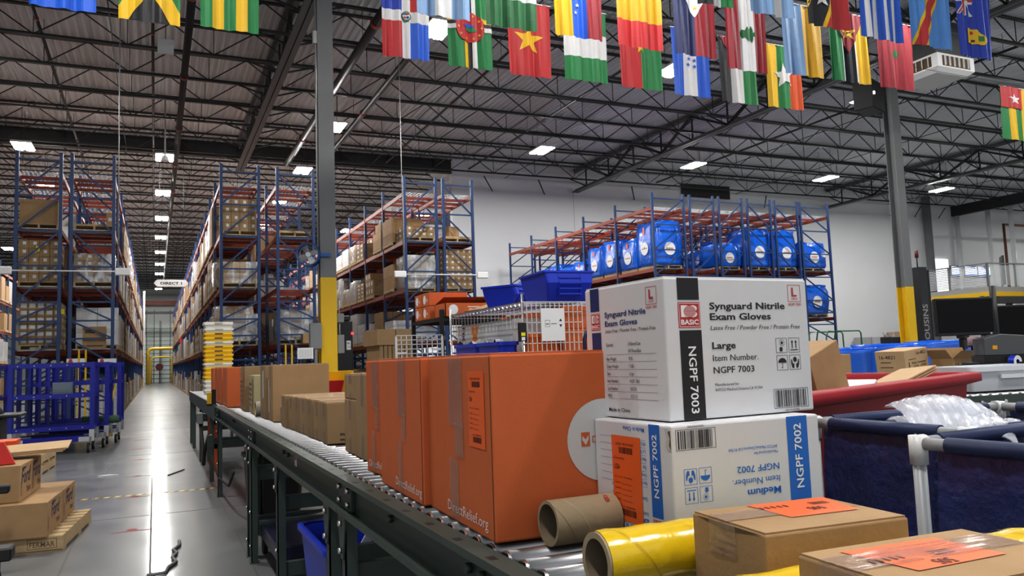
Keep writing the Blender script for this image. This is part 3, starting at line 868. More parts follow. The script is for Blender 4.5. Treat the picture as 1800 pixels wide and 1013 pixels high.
def orange_box(label, x, y, yaw, w, d, h, tx=0.19, sticker=False, logo=False, txt=(.17, .30), tp=(.19, .30), group='orange relief cartons on the conveyor'):
    t = carton('orange_carton', label, 'carton', x, y, yaw, w, d, h, ORANGE, group=group)
    top_flaps(t, w, d, h, ORANGE, 'x')
    f = Face(*LEFT(d), d, h)
    f.text('DirectRelief.org', txt[0], .022, .036, 0, width=txt[1]-txt[0] if txt[1] > txt[0] else None, bold=-.004, stretch=.75)
    f.build('lettering', [WHITEP], t)
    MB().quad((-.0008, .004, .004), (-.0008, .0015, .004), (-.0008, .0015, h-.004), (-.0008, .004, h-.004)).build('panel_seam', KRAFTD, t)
    f = Face(*LEFT(d), d, h)
    tape_strip(f, tp[0], h*.58, tp[1], h-.002, seed=int(y*100)); tape_strip(f, tp[0]+.04, h*.40, tp[1], h*.60, .0022, int(y*90)); tape_strip(f, tp[0]-.005, .012, tp[1]-.045, h*.38, seed=int(y*80))
    f.build('packing_tape', [TAPE], t)
    f = Face((0, d, h+.003), (0,-1,0), (1,0,0), d, w); tape_strip(f, tp[0], .002, tp[1], w-.002, seed=5); f.build('packing_tape', [TAPE], t)
    if sticker:
        f = Face(*LEFT(d), d, h); ship_label(f, .345, .195, .455, .369, seed=8); f.build('sticker', [FLUO, INK], t)
    if logo:
        f = Face((0,0,0), (1,0,0), (0,0,1), w, h)
        w = w+.026
        f.mb.disc(f.p(w/2, .203, .0012), .093, f.u, f.v, 40, 0)
        f.rect(w/2-.058, .19, w/2-.036, .222, 1, .0018).poly([(w/2-.047,.193),(w/2-.040,.205),(w/2-.039,.216),(w/2-.047,.206)], 0, .0022).poly([(w/2-.047,.193),(w/2-.056,.205),(w/2-.055,.214),(w/2-.047,.206)], 0, .0022)
        f.text('DirectRelief', w/2-.030, .198, .022, 1, width=.115, lift=.0018)
        f.build('logo_disc', [mat('logo grey white', (.62,.62,.62), .5), mat('logo orange', (.6,.14,.04), .5)], t)['label'] = 'round white logo disc with orange emblem'
    return t
orange_box('nearest orange carton with routing sticker and white logo disc', .666, 1.590, -2.5, .52, .494, .405, sticker=True, logo=True, txt=(.16, .455), tp=(.19, .30))
orange_box('second orange carton behind the nearest, touching it', .671, 2.100, -1.9, .52, .50, .405, txt=(.20, .486), tp=(.245, .33))
orange_box('third orange carton half hidden behind the second', .735, 2.630, 3.0, .5, .29, .405, txt=(.03, .27), tp=(.07, .15))
def brown_box(name, label, x, y, yaw, w, d, h, mt=KRAFT, z=ZB, tape=True, group='brown cartons on the conveyor'):
    t = carton(name, label, 'carton', x, y, yaw, w, d, h, mt, z, group, bev=0.004)
    top_flaps(t, w, d, h, mt, 'x')
    if tape:
        f = Face(*LEFT(d), d, h); tw = min(.05, d*.3)
        tape_strip(f, d/2-tw/2, h*.62, d/2+tw/2, h, seed=int(y*70)); tape_strip(f, d/2-tw/2, 0, d/2+tw/2, h*.3, seed=int(y*60))
        f.build('packing_tape', [TAPE], t)
        f = Face((0, d, h+.003), (0,-1,0), (1,0,0), d, w); tape_strip(f, d/2-tw/2, 0, d/2+tw/2, w); f.build('packing_tape', [TAPE], t)
    return t
brown_box('tall_carton', 'tall brown carton directly behind the third orange carton', .783, 3.137, -2.0, .36, .26, .352)
brown_box('carton', 'lower of two stacked brown cartons beside the tall one', .795, 3.410, -1.2, .36, .25, .238)
brown_box('carton', 'upper of two stacked brown cartons beside the tall one', .797, 3.410, -1.0, .36, .25, .108, z=ZB+.2415)
# run of small cartons
yy = 4.0; N = 7
for k in range(N):
    dd = (.19, .2, .2, .21, .2, .21, .22)[k]; h = (.205, .207, .206, .207, .206, .205, .205)[k]
    x = (.785, .792, .786, .794, .789, .786, .77)[k]
    t = brown_box('small_carton', 'small taped brown carton in the row, %s counting from the front' % ORD[k], x, yy, (-1.5, .5, -1, 1, 0, -.5, -2)[k], .40, dd, h, KRAFT if k % 2 else KRAFT2, group='row of small brown cartons')
    if k == 0:
        f = Face((0,0,0), (1,0,0), (0,0,1), .4, h)
        f.text('Ready to Use', .19, .052, .022, 0, width=.125, rot=PI, bold=.012).text('Plastic Bottles', .205, .024, .018, 0, width=.14, rot=PI, bold=.012)
        f.build('lettering', [BLACKP], t)
    yy += dd + .012
brown_box('small_carton', 'half height brown carton at the far end of the small row', .80, yy+.01, -1, .2, .13, .115, group='row of small brown cartons')
brown_box('small_carton', 'second half height brown carton at the far end of the small row', .81, yy+.15, 1, .2, .12, .115, group='row of small brown cartons')
t = brown_box('large_carton', 'large plain brown carton standing mid conveyor', .778, 5.93, -1.8, .405, .30, .408)
f = Face(*LEFT(.3), .3, .4); f.rect(.03, .06, .07, .30, 0, .0022); f.build('label_sheet', [PAPER], t)
t = brown_box('large_carton', 'narrow brown carton with white label leaning behind the large one', .770, 6.30, -1.0, .40, .34, .408, KRAFT2)
f = Face(*LEFT(.34), .34, .4); f.rect(.20, .16, .26, .37, 0, .0022); f.build('label_sheet', [PAPER], t)
t = thing('tape_roll', 'roll of clear tape lying by the brown cartons on the conveyor', 'tape roll', (.745, 6.72, ZB))
MB().hollow((0, 0, .062), (.19, 0, .062), .062, .052, 24, 0, 1, 1).build('tape', [mat('tape side', (.42,.38,.32), .2, coat=.5), KRAFT3], t)
GREENISH = mat('pale printed board', (.42, .38, .22), .6)
for k, (y, h, x) in enumerate(((6.95, .33, .76), (7.25, .33, .78), (7.6, .41, .75), (7.95, .40, .77))):
    t = brown_box('printed_carton', 'upright printed carton behind the tape roll, %s from the front' % ORD[k], x, y, 0, .25, .26, h, GREENISH if k < 2 else KRAFT2, tape=False, group='upright printed cartons')
    f = Face(*LEFT(.26), .26, h); f.rect(.15, .05, .19, h*.9, 0, .002)
    for i in range(5): f.rect(.03, h*.2+.045*i, .07, h*.2+.02+.045*i, 1, .002)
    f.build('print', [REDP, BLACKP], t)
for k, (y, dd) in enumerate(((8.62, .60), (9.36, .62), (10.05, .55), (10.8, .5))):
    orange_box('far orange carton beyond the brown ones, %s from the front' % ORD[k], .678+.002*k, y, -.6, .37, dd, .408, txt=(.10, .40), tp=(.25, .32), group='far orange cartons')
# ------------------------------------------------------------------ glove cases
def icons(f, cx, cy, s, m, flip=False):
    """four handling marks in 2 x 2 frames; (cx, cy) lower left, s cell pitch"""
    g = 1 if not flip else -1
    def T(kind, x, y, c):
        def P(pts): f.poly([((x+(c/2)+g*(a-.5)*c), (y+(c/2)+g*(b-.5)*c)) for a, b in pts], m)
        f.frame(x, y, x+c, y+c, .0009, m)
        if kind == 'sun':
            P([(.55+.1*math.cos(t*PI/6), .68+.1*math.sin(t*PI/6)) for t in range(12)])
            for t in range(12):
                a = t*PI/6; ca, sa = math.cos(a), math.sin(a)
                P([(.55+.15*ca-.012*sa, .68+.15*sa+.012*ca), (.55+.15*ca+.012*sa, .68+.15*sa-.012*ca), (.55+.27*ca+.012*sa, .68+.27*sa-.012*ca), (.55+.27*ca-.012*sa, .68+.27*sa+.012*ca)])
            P([(.25,.28),(.65,.28),(.45,.42)]); P([(.33,.1),(.57,.1),(.57,.28),(.33,.28)])
        elif kind == 'up':
            for k in (.33, .67):
                P([(k-.04,.3),(k+.04,.3),(k+.04,.7),(k-.04,.7)]); P([(k-.11,.68),(k+.11,.68),(k,.85)])
            P([(.15,.15),(.85,.15),(.85,.21),(.15,.21)])
        elif kind == 'umb':
            P([(.12,.5)] + [(.5+.38*math.cos(PI-t*PI/10), .5+.32*math.sin(PI-t*PI/10)) for t in range(11)])
            P([(.48,.2),(.52,.2),(.52,.5),(.48,.5)]); P([(.38,.15),(.52,.15),(.52,.2),(.38,.2)])
        else:
            P([(.5,.88),(.66,.78),(.66,.6),(.5,.5),(.34,.6),(.34,.78)])
            for q in (-1, 1): P([(.5+q*.36,.7),(.5+q*.3,.72),(.5+q*.2,.4),(.5+q*.08,.42),(.5+q*.1,.12),(.5+q*.26,.12),(.5+q*.36,.4)][::q])
    c = s*.86
    o = [('sun',0,1),('up',1,1),('umb',0,0),('hand',1,0)]
    for k, i, j in o:
        if flip: i, j = 1-i, 1-j
        T(k, cx+i*s, cy+j*s, c)
def size_box(f, x, y, w, h, m, letter, word, code, rot=0):
    f.frame(x, y, x+w, y+h, .0011, m)
    if rot == 0:
        f.text(letter, x+w*.30, y+h*.33, h*.72, m, width=w*.40, bold=.03); f.text(word, x+w*.26, y+h*.12, h*.17, m, width=w*.48); f.text(code, x, y-h*.22, h*.20, m, width=w, bold=.01)
    else:
        f.text(letter, x+w*.75, y+h*.62, h*.62, m, width=w*.55, bold=.03, rot=PI); f.text(word, x+w*.78, y+h*.88, h*.14, m, width=w*.56, rot=PI); f.text(code, x+w, y+h*1.25, h*.18, m, width=w, bold=.01, rot=PI)
def emblem(f, x, y, w, h, red, white, squeeze=1):
    """red square, white double-lobed mark with ruled disc, word below"""
    f.rect(x, y, x+w, y+h, red); f.frame(x+.002*squeeze, y+.002, x+w-.002*squeeze, y+h-.002, .0009, white, .0010)
    cx, cy = x+w*.52, y+h*.64; rx, ry = w*.34, h*.24
    f.poly([(x+w*.12, y+h*.42), (x+w*.42, y+h*.42), (x+w*.42, y+h*.88), (x+w*.12, y+h*.88)], white, .0010)
    for s_ in (.76, .53): f.poly([(x+w*.66+w*.2*math.cos(t*PI/8), y+h*s_+h*.12*math.sin(t*PI/8)) for t in range(16)], white, .0010)
    f.poly([(cx+rx*.82*math.cos(t*PI/12), cy+ry*.95*math.sin(t*PI/12)) for t in range(24)], red, .0013)
    for k in range(9):
        yy = cy+ry*(-.8+.2*k); hw = rx*.80*math.sqrt(max(0, 1-((yy-cy)/(ry*.98))**2)); f.rect(cx-hw, yy-.0004, cx+hw, yy+.0004, white, .0016)
    f.text('BASiC', x+w*.10, y+h*.13, h*.27, white, width=w*.8, bold=.03, lift=.0013)
MATG = [BLACKP, REDP, WHITEP, DARKP, BLUEP, NAVYP]
def tall_text(f, txt, x, y0, y1, size, m, down=True):
    if down: f.text(txt, x, y1, size, m, width=(y1-y0), bold=.015, rot=-PI/2, lift=.0012)
    else: f.text(txt, x, y0, size, m, width=(y1-y0), bold=.015, rot=PI/2, lift=.0012)
UPW, UPD, UPH = .408, .305, .297
t = carton('glove_case', 'upper white glove case with black bands, printed Large', 'carton', .957, 1.342, 2.3, UPW, UPD, UPH, WHITEB, z=1.2105, bev=.004)
top_flaps(t, UPW, UPD, UPH, WHITEB, 'x')
f = Face((0,0,0), (1,0,0), (0,0,1), UPW, UPH)
f.rect(.035, .250, .092, .2965, 0).rect(.036, .001, .094, .186, 0); emblem(f, .035, .191, .058, .054, 1, 2)
tall_text(f, 'NGPF 7003', .0565, .013, .152, .0285, 2)
f.text('Synguard Nitrile', .119, .230, .0205, 0, width=.218, bold=.022).text('Exam Gloves', .119, .207, .0205, 0, width=.174, bold=.022)
f.text('Latex Free / Powder Free / Protein Free', .119, .1855, .0135, 3, width=.260, shear=.22)
f.text('Large', .121, .1455, .0200, 0, width=.065, bold=.022).text('Item Number.', .121, .1195, .0190, 0, width=.128).text('NGPF 7003', .121, .0935, .0195, 0, width=.114, bold=.008)
f.text('Manufactured for', .123, .0665, .0088, 3, width=.066).text('INTCO Medical,Ontario,CA 91764', .123, .0555, .0088, 3, width=.132)
size_box(f, .349, .246, .039, .0385, 1, 'L', 'LARGE', 'NGPF 7003'); icons(f, .303, .093, .0385, 0)
f.barcode(.287, .0095, .391, .052, 0, 4); f.text('10850303007003', .318, .0025, .006, 3, width=.044)
f.build('front_print', MATG, t)
f = Face(*LEFT(UPD), UPD, UPH)
f.rect(.024, .243, .062, .2965, 5).rect(.026, .001, .065, .193, 5); emblem(f, .024, .199, .039, .039, 1, 2, .7)
tall_text(f, 'NGPF 7003', .0385, .022, .150, .0215, 2)
f.text('Synguard Nitrile', .083, .2265, .0170, 5, width=.158, bold=.022).text('Exam Gloves', .083, .2060, .0170, 5, width=.126, bold=.022)
f.text('Latex Free / Powder Free / Protein Free', .083, .1910, .0110, 3, width=.189, shear=.22)
for a, b, y in (('Quantity:', '10 Boxes/Case', .160), ('', '100 Pieces/Box', .1445), ('Net Weight:', '9LBS', .1275), ('Gross Weight:', '11LBS', .1110), ('Size:', 'Large', .0945), ('Item Number:', 'NGPF 7003', .0780), ('Lot Number:', '300358', .0610), ('MFG:', '2020-10', .0445)):
    if a: f.text(a, .084, y, .0110, 3, stretch=.72)
    f.text(b, .171, y, .0110, 3, stretch=.72)
for y in (.1405, .1240, .1068, .0905, .0740, .0575, .0415): f.rect(.084, y, .271, y+.0006, 3)
f.text('Made in China', .085, .0130, .0120, 0, width=.082, bold=.012)
size_box(f, .243, .244, .038, .038, 1, 'L', 'LARGE', 'NGPF 7003')
f.build('side_print', MATG, t)
f = Face(*LEFT(UPD), UPD, UPH); tape_strip(f, .125, .0, .20, .13, .0018, 4); f.build('packing_tape', [TAPE2], t)
LOW, LOD, LOH = .39, .287, .252
t = carton('glove_case', 'lower white glove case with blue bands, upside down', 'carton', .918, 1.288, .7, LOW, LOD, LOH, WHITEB, z=ZB, bev=.004)
f = Face((0,0,0), (1,0,0), (0,0,1), LOW, LOH)
f.rect(.298, .078, .3555, .2515, 4); tall_text(f, 'NGPF 7002', .3365, .102, .236, .0285, 2, False); emblem(f, .298, .018, .0575, .055, 1, 2)
f.barcode(.011, .2025, .109, .243, 0, 9); f.text('10850303007002', .081, .250, .006, 3, width=.041, rot=PI)
f.text('INTCO Medical,Ontario,CA 91764', .268, .1965, .0088, 4, width=.128, rot=PI).text('Manufactured for', .269, .1855, .0088, 4, width=.065, rot=PI)
f.text('NGPF 7002', .271, .1590, .0190, 4, width=.112, rot=PI, bold=.008).text('Item Number.', .271, .1335, .0185, 4, width=.126, rot=PI).text('Medium', .272, .1110, .0195, 4, width=.089, rot=PI, bold=.022)
f.text('Latex Free / Powder Free / Protein Free', .274, .0720, .0135, 4, width=.255, rot=PI, shear=.22)
f.text('Exam Gloves', .274, .050, .0205, 4, width=.174, rot=PI, bold=.022).text('Synguard Nitrile', .274, .027, .0205, 4, width=.218, rot=PI, bold=.022)
icons(f, .0265, .0985, .0362, 4, True); f.build('front_print', MATG, t)
f = Face(*LEFT(LOD), LOD, LOH)
f.rect(.213, .067, .250, .2515, 4); tall_text(f, 'NGPF 7002', .2395, .106, .232, .0225, 2, False); emblem(f, .214, .020, .037, .042, 1, 2, .7)
f.text('Made in China', .197, .2420, .0120, 4, width=.079, rot=PI, bold=.012)
for y in (.217, .2015, .186, .170, .154, .138, .122): f.rect(.023, y, .199, y+.0006, 4)
for a, b, y in (('MFG:', '2020-10', .214), ('Lot Number:', '300358', .198), ('Item Number:', 'NGPF 7002', .182), ('Size:', 'Medium', .166), ('Gross Weight:', '11LBS', .150), ('Net Weight:', '9LBS', .134), ('', '100 Pieces/Box', .1175), ('Quantity:', '10 Boxes/Case', .102)):
    if a: f.text(a, .199, y, .0110, 4, stretch=.72, rot=PI)
    f.text(b, .112, y, .0110, 4, stretch=.72, rot=PI)
f.text('Latex Free / Powder Free / Protein Free', .199, .0720, .0110, 4, width=.186, rot=PI, shear=.22)
f.text('Exam Gloves', .199, .0580, .0170, 4, width=.124, rot=PI, bold=.022).text('Synguard Nitrile', .199, .0370, .0170, 4, width=.155, rot=PI, bold=.022)
size_box(f, .020, .006, .036, .030, 1, 'M', 'MEDIUM', 'NGPF 7002', 1); f.build('side_print', MATG, t)
f = Face(*LEFT(LOD), LOD, LOH); ship_label(f, .071, .042, .181, .221, seed=12); f.build('sticker', [FLUO, INK], t)['label'] = 'orange routing sticker'
# torn corner
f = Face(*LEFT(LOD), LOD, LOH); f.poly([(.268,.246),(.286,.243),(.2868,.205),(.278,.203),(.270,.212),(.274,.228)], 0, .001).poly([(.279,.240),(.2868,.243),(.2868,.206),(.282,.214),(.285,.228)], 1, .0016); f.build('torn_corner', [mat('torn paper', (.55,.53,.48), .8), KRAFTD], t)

# ------------------------------------------------------------------ tubes and small cartons in front
TUBEK = mat('spiral paper tube', (.42, .33, .21), .7, var=.12, scale=12, bump=.08, bscale=50)
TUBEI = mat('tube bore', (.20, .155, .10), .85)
TUBEY = mat('yellow film roll', (.84, .60, .012), .22, var=.12, scale=7, bump=.12, bscale=25, coat=.5, col2=(.74, .50, .012))
def spiral(r, L, turns, wdt, m, t, name='spiral_seam', ph=0.0):
    s_ = MB(); N = 90; rings = []
    for i in range(N+1):
        u = i/N; a = ph+2*PI*turns*u
        rings.append([(u*L+e, (r+.0006)*math.cos(a), (r+.0006)*math.sin(a)) for e in (-wdt/2, wdt/2)])
    s_.loft(rings, 0, close=False, cap0=False, cap1=False, smooth=True)
    s_.build(name, m, t)
t = thing('paper_tube', 'short brown paper tube with red print beside the glove case', 'tube', (.752, 1.507, ZB+.0475), math.radians(1))
MB().hollow((0,0,0), (.158,0,0), .047, .0395, 40, 0, 1, 0).build('tube', [TUBEK, TUBEI], t)
spiral(.047, .155, .9, .0022, mat('tube seam', (.55,.45,.31), .7), t, ph=.6); spiral(.047, .155, .9, .0016, mat('tube seam dark', (.28,.21,.13), .7), t, ph=2.2)
f = Face((.125, -.034, .034), (1,0,0), (0,.7071,.7071), .1, .1); f.text('B', 0, .004, .022, 0, bold=.01, lift=.0012); f.build('red_print', [REDP], t)
def film_roll(label, x, y, L, r, z):
    t = thing('film_roll', label, 'film roll', (x, y, z), math.radians(-1.5))
    MB().hollow((0,0,0), (L,0,0), r*.975, r*.76, 40, 0, 1, 0).build('core', [TUBEK, TUBEI], t)
    w = MB(); n = 48; rings = []
    for i in range(25):
        u = .004+(L-.008)*i/24; rr = r+.0012*math.sin(i*1.7)+.0006*math.sin(i*3.1)
        rings.append([(u, rr*math.cos(2*PI*k/n), rr*math.sin(2*PI*k/n)) for k in range(n)])
    w.loft(rings, 0, smooth=True, cap0=False, cap1=False); w.build('yellow_film', TUBEY, t)
    spiral(r+.0015, L-.03, 2.2, .0018, mat('film edge', (.52,.34,.01), .3, coat=.5), t, ph=.9); spiral(r+.0015, L-.03, 2.2, .001, MATS['film edge'], t, ph=3.6)
film_roll('yellow film roll lying in front of the lower glove case', .672, 1.172, .52, .0505, ZB+.051)
film_roll('yellow film roll between the two small brown cartons', .70, .868, .60, .0445, ZB+.0455)
def label_top(f, pts, lx, ly, txt, m=0, seed=2):
    f.poly(pts, m, .0042)
    f.text(txt, lx, ly, .030, 1, bold=.02, rot=PI, stretch=.7, lift=.0048)
    for k in range(5): f.rect(lx-.05-.012*k, ly+.02, lx-.045-.012*k, ly+.035, 1, .0048)
    for k in range(3): f.rect(lx+.0, ly+.015+.007*k, lx+.035, ly+.018+.007*k, 1, .0048)
K1W, K1D, K1H = .267, .193, .126
t = carton('small_kraft_carton', 'brown carton with orange sticker resting before the glove cases', 'carton', .805, .912, -5.1, K1W, K1D, K1H, KRAFT, z=ZB, bev=.003)
top_flaps(t, K1W, K1D, K1H, KRAFT, 'x')
f = Face((0,0,K1H), (1,0,0), (0,1,0), K1W, K1D); label_top(f, [(.103,.070),(.235,.070),(.262,.184),(.101,.184)], .20, .12, '505'); f.build('sticker', [FLUO, INK], t)
f = Face((0,0,K1H), (1,0,0), (0,1,0), K1W, K1D); tape_strip(f, .0, .092, .107, .150, .004, 3); f.build('packing_tape', [TAPE], t)
f = Face(*LEFT(K1D), K1D, K1H); tape_strip(f, .052, .074, .122, K1H+.001, .0014, 4); f.build('packing_tape', [TAPE], t)
MB().add([(-.0006,.006,K1H-.001),(-.0006,K1D-.012,K1H-.001),(-.0006,K1D*.55,K1H-.010),(-.0006,K1D*.4,K1H-.009)], [(0,1,2,3)]).build('flap_gap', KRAFTD, t)  # flat dark quad paints the shade under the flap
K2W, K2D, K2H = .299, .200, .12
t = carton('small_kraft_carton', 'brown carton with orange sticker at the bottom right corner', 'carton', .768, .625, -3.6, K2W, K2D, K2H, KRAFT, z=ZB, bev=.003)
top_flaps(t, K2W, K2D, K2H, KRAFT, 'x')
f = Face((0,0,K2H), (1,0,0), (0,1,0), K2W, K2D); label_top(f, [(.063,.062),(.219,.069),(.215,.174),(.048,.175)], .14, .09, '505'); f.build('sticker', [FLUO, INK], t)
f = Face((0,0,K2H), (1,0,0), (0,1,0), K2W, K2D); tape_strip(f, .0, .094, .299, .160, .0036, 8); f.build('packing_tape', [TAPE], t)
f = Face(*LEFT(K2D), K2D, K2H); tape_strip(f, .042, .07, .106, K2H+.001, .0014, 4); f.build('packing_tape', [TAPE], t)
# ------------------------------------------------------------------ hanging flags
FLAGC = dict(blue=(.012,.05,.42), sky=(.10,.30,.68), royal=(.015,.12,.62), navy=(.012,.02,.10), red=(.50,.025,.03), dred=(.30,.018,.03), green=(.012,.22,.06), dgreen=(.008,.13,.035),
             yellow=(.80,.50,.012), gold=(.62,.36,.012), white=(.72,.72,.72), black=(.014,.015,.02), lblue=(.26,.42,.66), orange=(.66,.10,.02))
def fmat(c):
    return mat('flag cloth '+c, tuple(v*.78 for v in FLAGC[c]), .6, var=.05, scale=5)
def clip(poly, ax, lim, keep_less):
    out = []
    for i in range(len(poly)):
        a, b = poly[i], poly[(i+1) % len(poly)]
        ia = (a[ax] <= lim) if keep_less else (a[ax] >= lim); ib = (b[ax] <= lim) if keep_less else (b[ax] >= lim)
        if ia: out.append(a)
        if ia != ib:
            t = (lim-a[ax])/(b[ax]-a[ax]); out.append((a[0]+t*(b[0]-a[0]), a[1]+t*(b[1]-a[1])))
    return out
def rect(a, b, c, d): return [[(a,b),(c,b),(c,d),(a,d)]]
def star(cx, cy, r, n=5, rot=PI/2, asp=.62, k=.40):
    """asp corrects flag width against height; angle rot is where the first point looks"""
    P = []
    for i in range(2*n):
        a = rot+PI*i/n; q = r if i % 2 == 0 else r*k
        P.append((cx+q*math.cos(a), cy+q*math.sin(a)*asp))
    return [[(cx,cy), P[i], P[(i+1) % (2*n)]] for i in range(2*n)]
def disc(cx, cy, r, asp=.62, n=24):
    return [[(cx+r*math.cos(2*PI*i/n), cy+r*math.sin(2*PI*i/n)*asp) for i in range(n)]]
def flag(label, px, row, design, H=1.50, phase=0.0, amp=.045):
    (xa, ya), (xb, yb) = px
    a = at(xa, ya, Y=row); b = at(xb, yb, Y=row)
    W = b.x-a.x; z0 = (a.z+b.z)/2
    t = thing('hanging_flag', label, 'flag', ((a.x+b.x)/2, row, z0), 0, 'flags hanging from the roof')
    cols = []; cells = {}
    NS, NT = 26, 8
    rr = random.Random(int(xa)+7)
    f1, f2, p1, p2 = rr.uniform(1.6, 2.6), rr.uniform(4.0, 6.0), rr.uniform(0, 6), rr.uniform(0, 6)
    skew = rr.uniform(-.02, .02)
    def S(s, u, lift):
        k = .25+.75*(1-u)
        y = amp*k*math.sin(2*PI*f1*s+p1)+amp*.40*math.sin(2*PI*f2*s+p2+u*1.2)
        return ((s-.5)*W*(1-.02*k)+skew*(1-u), y-lift, u*H+.010*math.sin(2*PI*f1*s+p1)*(1-u))
    parts = {}
    for li, (c, polys, part) in enumerate(design):
        mb = parts.setdefault(part, (MB(), []))
        if c not in mb[1]: mb[1].append(c)
        mi = mb[1].index(c); lift = .0045*li if part != 'cloth' else .0
        for p in polys:
            for i in range(NS):
                q = clip(clip(p, 0, i/NS, False), 0, (i+1)/NS, True) if p else []
                if len(q) < 3: continue
                for j in range(NT):
                    r_ = clip(clip(q, 1, j/NT, False), 1, (j+1)/NT, True)
                    if len(r_) >= 3: mb[0].add([S(x, y, lift) for x, y in r_], [tuple(range(len(r_)))], mi, True)
    for part, (m, cs) in parts.items():
        m.build(part, [fmat(c) for c in cs], t)
    top = MB().cyl((-W/2, 0, H), (W/2, 0, H), .012, 8).build('pole_sleeve', PAPER, t)
    return t
def bands(*cs, vertical=True):
    n = len(cs)
    return [(c, rect(i/n, 0, (i+1)/n, 1) if vertical else rect(0, i/n, 1, (i+1)/n), 'cloth') for i, c in enumerate(cs)]
R2, R1, R0 = 13.45, 11.58, 9.72
flag('plain blue hanging flag at the far left', ((47,6),(168,24)), R2, bands('royal'))
D = [('green', [[(0,0),(.5,.5),(0,1)], [(1,0),(1,1),(.5,.5)]], 'cloth'), ('black', [[(0,0),(1,0),(.5,.5)], [(0,1),(.5,.5),(1,1)]], 'cloth'),
     ('yellow', [[(0,0),(.16,0),(1,.86),(1,1),(.84,1),(0,.14)], [(.84,0),(1,0),(1,.14),(.16,1),(0,1),(0,.86)]], 'cross')]
flag('green, black and yellow flag with diagonal cross', ((207,32),(318,46)), R2, D)
flag('green and yellow striped flag without visible star', ((352,47),(457,60)), R2, bands('green','yellow','green','yellow','green'))
D = [('red', rect(0,0,.42,.46), 'cloth'), ('white', rect(.42,0,.6,1), 'cloth'), ('royal', rect(.6,0,1,.46), 'cloth'), ('white', rect(0,.46,.42,.60)+rect(.6,.46,1,.60), 'cloth'), ('blue', rect(0,.60,.42,1), 'cloth'), ('red', rect(.6,.60,1,1), 'cloth'),
     ('green', disc(.51,.53,.10), 'coat_of_arms'), ('white', disc(.51,.53,.075), 'coat_of_arms'), ('red', rect(.49,.545,.56,.57)+rect(.45,.50,.50,.525), 'coat_of_arms'), ('blue', rect(.44,.545,.49,.57)+rect(.51,.50,.56,.525), 'coat_of_arms')]
flag('flag with white cross, red and blue quarters and a small coat of arms', ((672,97),(758,108)), R2, D)
D = [('green', rect(0,0,1,1), 'cloth'), ('yellow', rect(.36,0,.46,1)+rect(0,.60,1,.66), 'cross'), ('black', rect(.46,0,.54,1)+rect(0,.55,1,.60), 'cross'), ('white', rect(.54,0,.64,1)+rect(0,.49,1,.55), 'cross'), ('red', disc(.49,.53,.32), 'disc'),
     ('yellow', sum([star(.49+.25*math.cos(i*PI/5), .53+.25*.62*math.sin(i*PI/5), .035) for i in range(10)], []), 'star'), ('green', [[(.38,.50),(.52,.46),(.66,.49),(.58,.53),(.44,.55)]], 'bird'), ('royal', [[(.34,.55),(.42,.52),(.60,.54),(.46,.575)]], 'bird')]
flag('green flag with striped cross and red disc', ((787,113),(867,126)), R2, D)
flag('red flag with one large yellow star', ((893,129),(972,139)), R2, [('red', rect(0,0,1,1), 'cloth'), ('yellow', star(.48,.50,.34,rot=PI*.88), 'star')])
flag('green and white banded flag below the yellow, blue and red one', ((995,138),(1071,148)), R2, bands('green','white','green',vertical=False))
flag('red and green flag with small yellow star', ((1090,151),(1165,161)), R2, [('red', rect(0,0,.5,1), 'cloth'), ('green', rect(.5,0,1,1), 'cloth'), ('yellow', star(.5,.60,.15,rot=PI/2+.2), 'star')])
flag('blue, white and blue flag with small blue stars', ((1184,164),(1250,174)), R2, bands('royal','white','royal')+[('royal', star(.5,.62,.06)+star(.45,.55,.06)+star(.58,.53,.06)+star(.42,.46,.06)+star(.58,.44,.06), 'star')])
flag('black, white and green flag with red triangle', ((1268,177),(1332,186)), R2, bands('black','white','green')+[('dred', [[(0,1),(1,1),(.5,.6)]], 'triangle')])
flag('yellow, green and orange red flag with white star', ((1353,187),(1412,195)), R2, bands('yellow','green','orange')+[('white', star(.5,.52,.33,rot=PI/2+.15), 'star')])
flag('green and yellow striped flag with red canton and white star', ((1765,243),(1828,252)), R2+.1, bands('green','yellow','green','yellow','green')+[('red', rect(0,.60,.6,1), 'canton'), ('white', star(.36,.77,.17), 'star')])
flag('pale blue, white and pale blue flag beside the glaring lamp', ((733,22),(829,39)), R1, bands('lblue','white','lblue'))
flag('white flag with dark green lower band', ((855,44),(946,56)), R1, bands('dgreen','white','red',vertical=False))
D = bands('yellow','royal','dred')+[('white', sum([star(.43+.10*math.sin(PI*u), .30+.62*(1-u), .045) for u in (.0,.14,.29,.43,.57,.71,.86,1)], []), 'star')]
flag('yellow, blue and red flag with an arc of white stars', ((975,59),(1061,73)), R1, D)
flag('blue, yellow and dull red flag hung in level bands', ((1086,78),(1166,91)), R1, bands('red','gold','royal',vertical=False))
flag('dark blue and red flag with white triangle and sun', ((1188,92),(1261,105)), R1, [('navy', rect(0,0,.5,1), 'cloth'), ('dred', rect(.5,0,1,1), 'cloth'), ('white', [[(0,1),(1,1),(.5,.5)]], 'triangle'), ('yellow', disc(.5,.84,.085)+star(.5,.84,.15,8,k=.5)+star(.5,.62,.05), 'sun')])
D = bands('dred','white','dred')+[('dgreen', [[(.34,.50),(.40,.56),(.46,.545),(.50,.60),(.55,.57),(.55,.43),(.50,.40),(.46,.455),(.40,.44)], [(.55,.56),(.60,.615),(.63,.56),(.63,.44),(.60,.385),(.55,.44)], [(.63,.52),(.68,.535),(.68,.465),(.63,.48)]], 'tree')]
flag('red, white and red flag with a green tree', ((1282,119),(1351,131)), R1, D)
flag('pale blue and golden yellow flag split lengthwise', ((1379,128),(1448,139)), R1, bands('lblue','gold'))
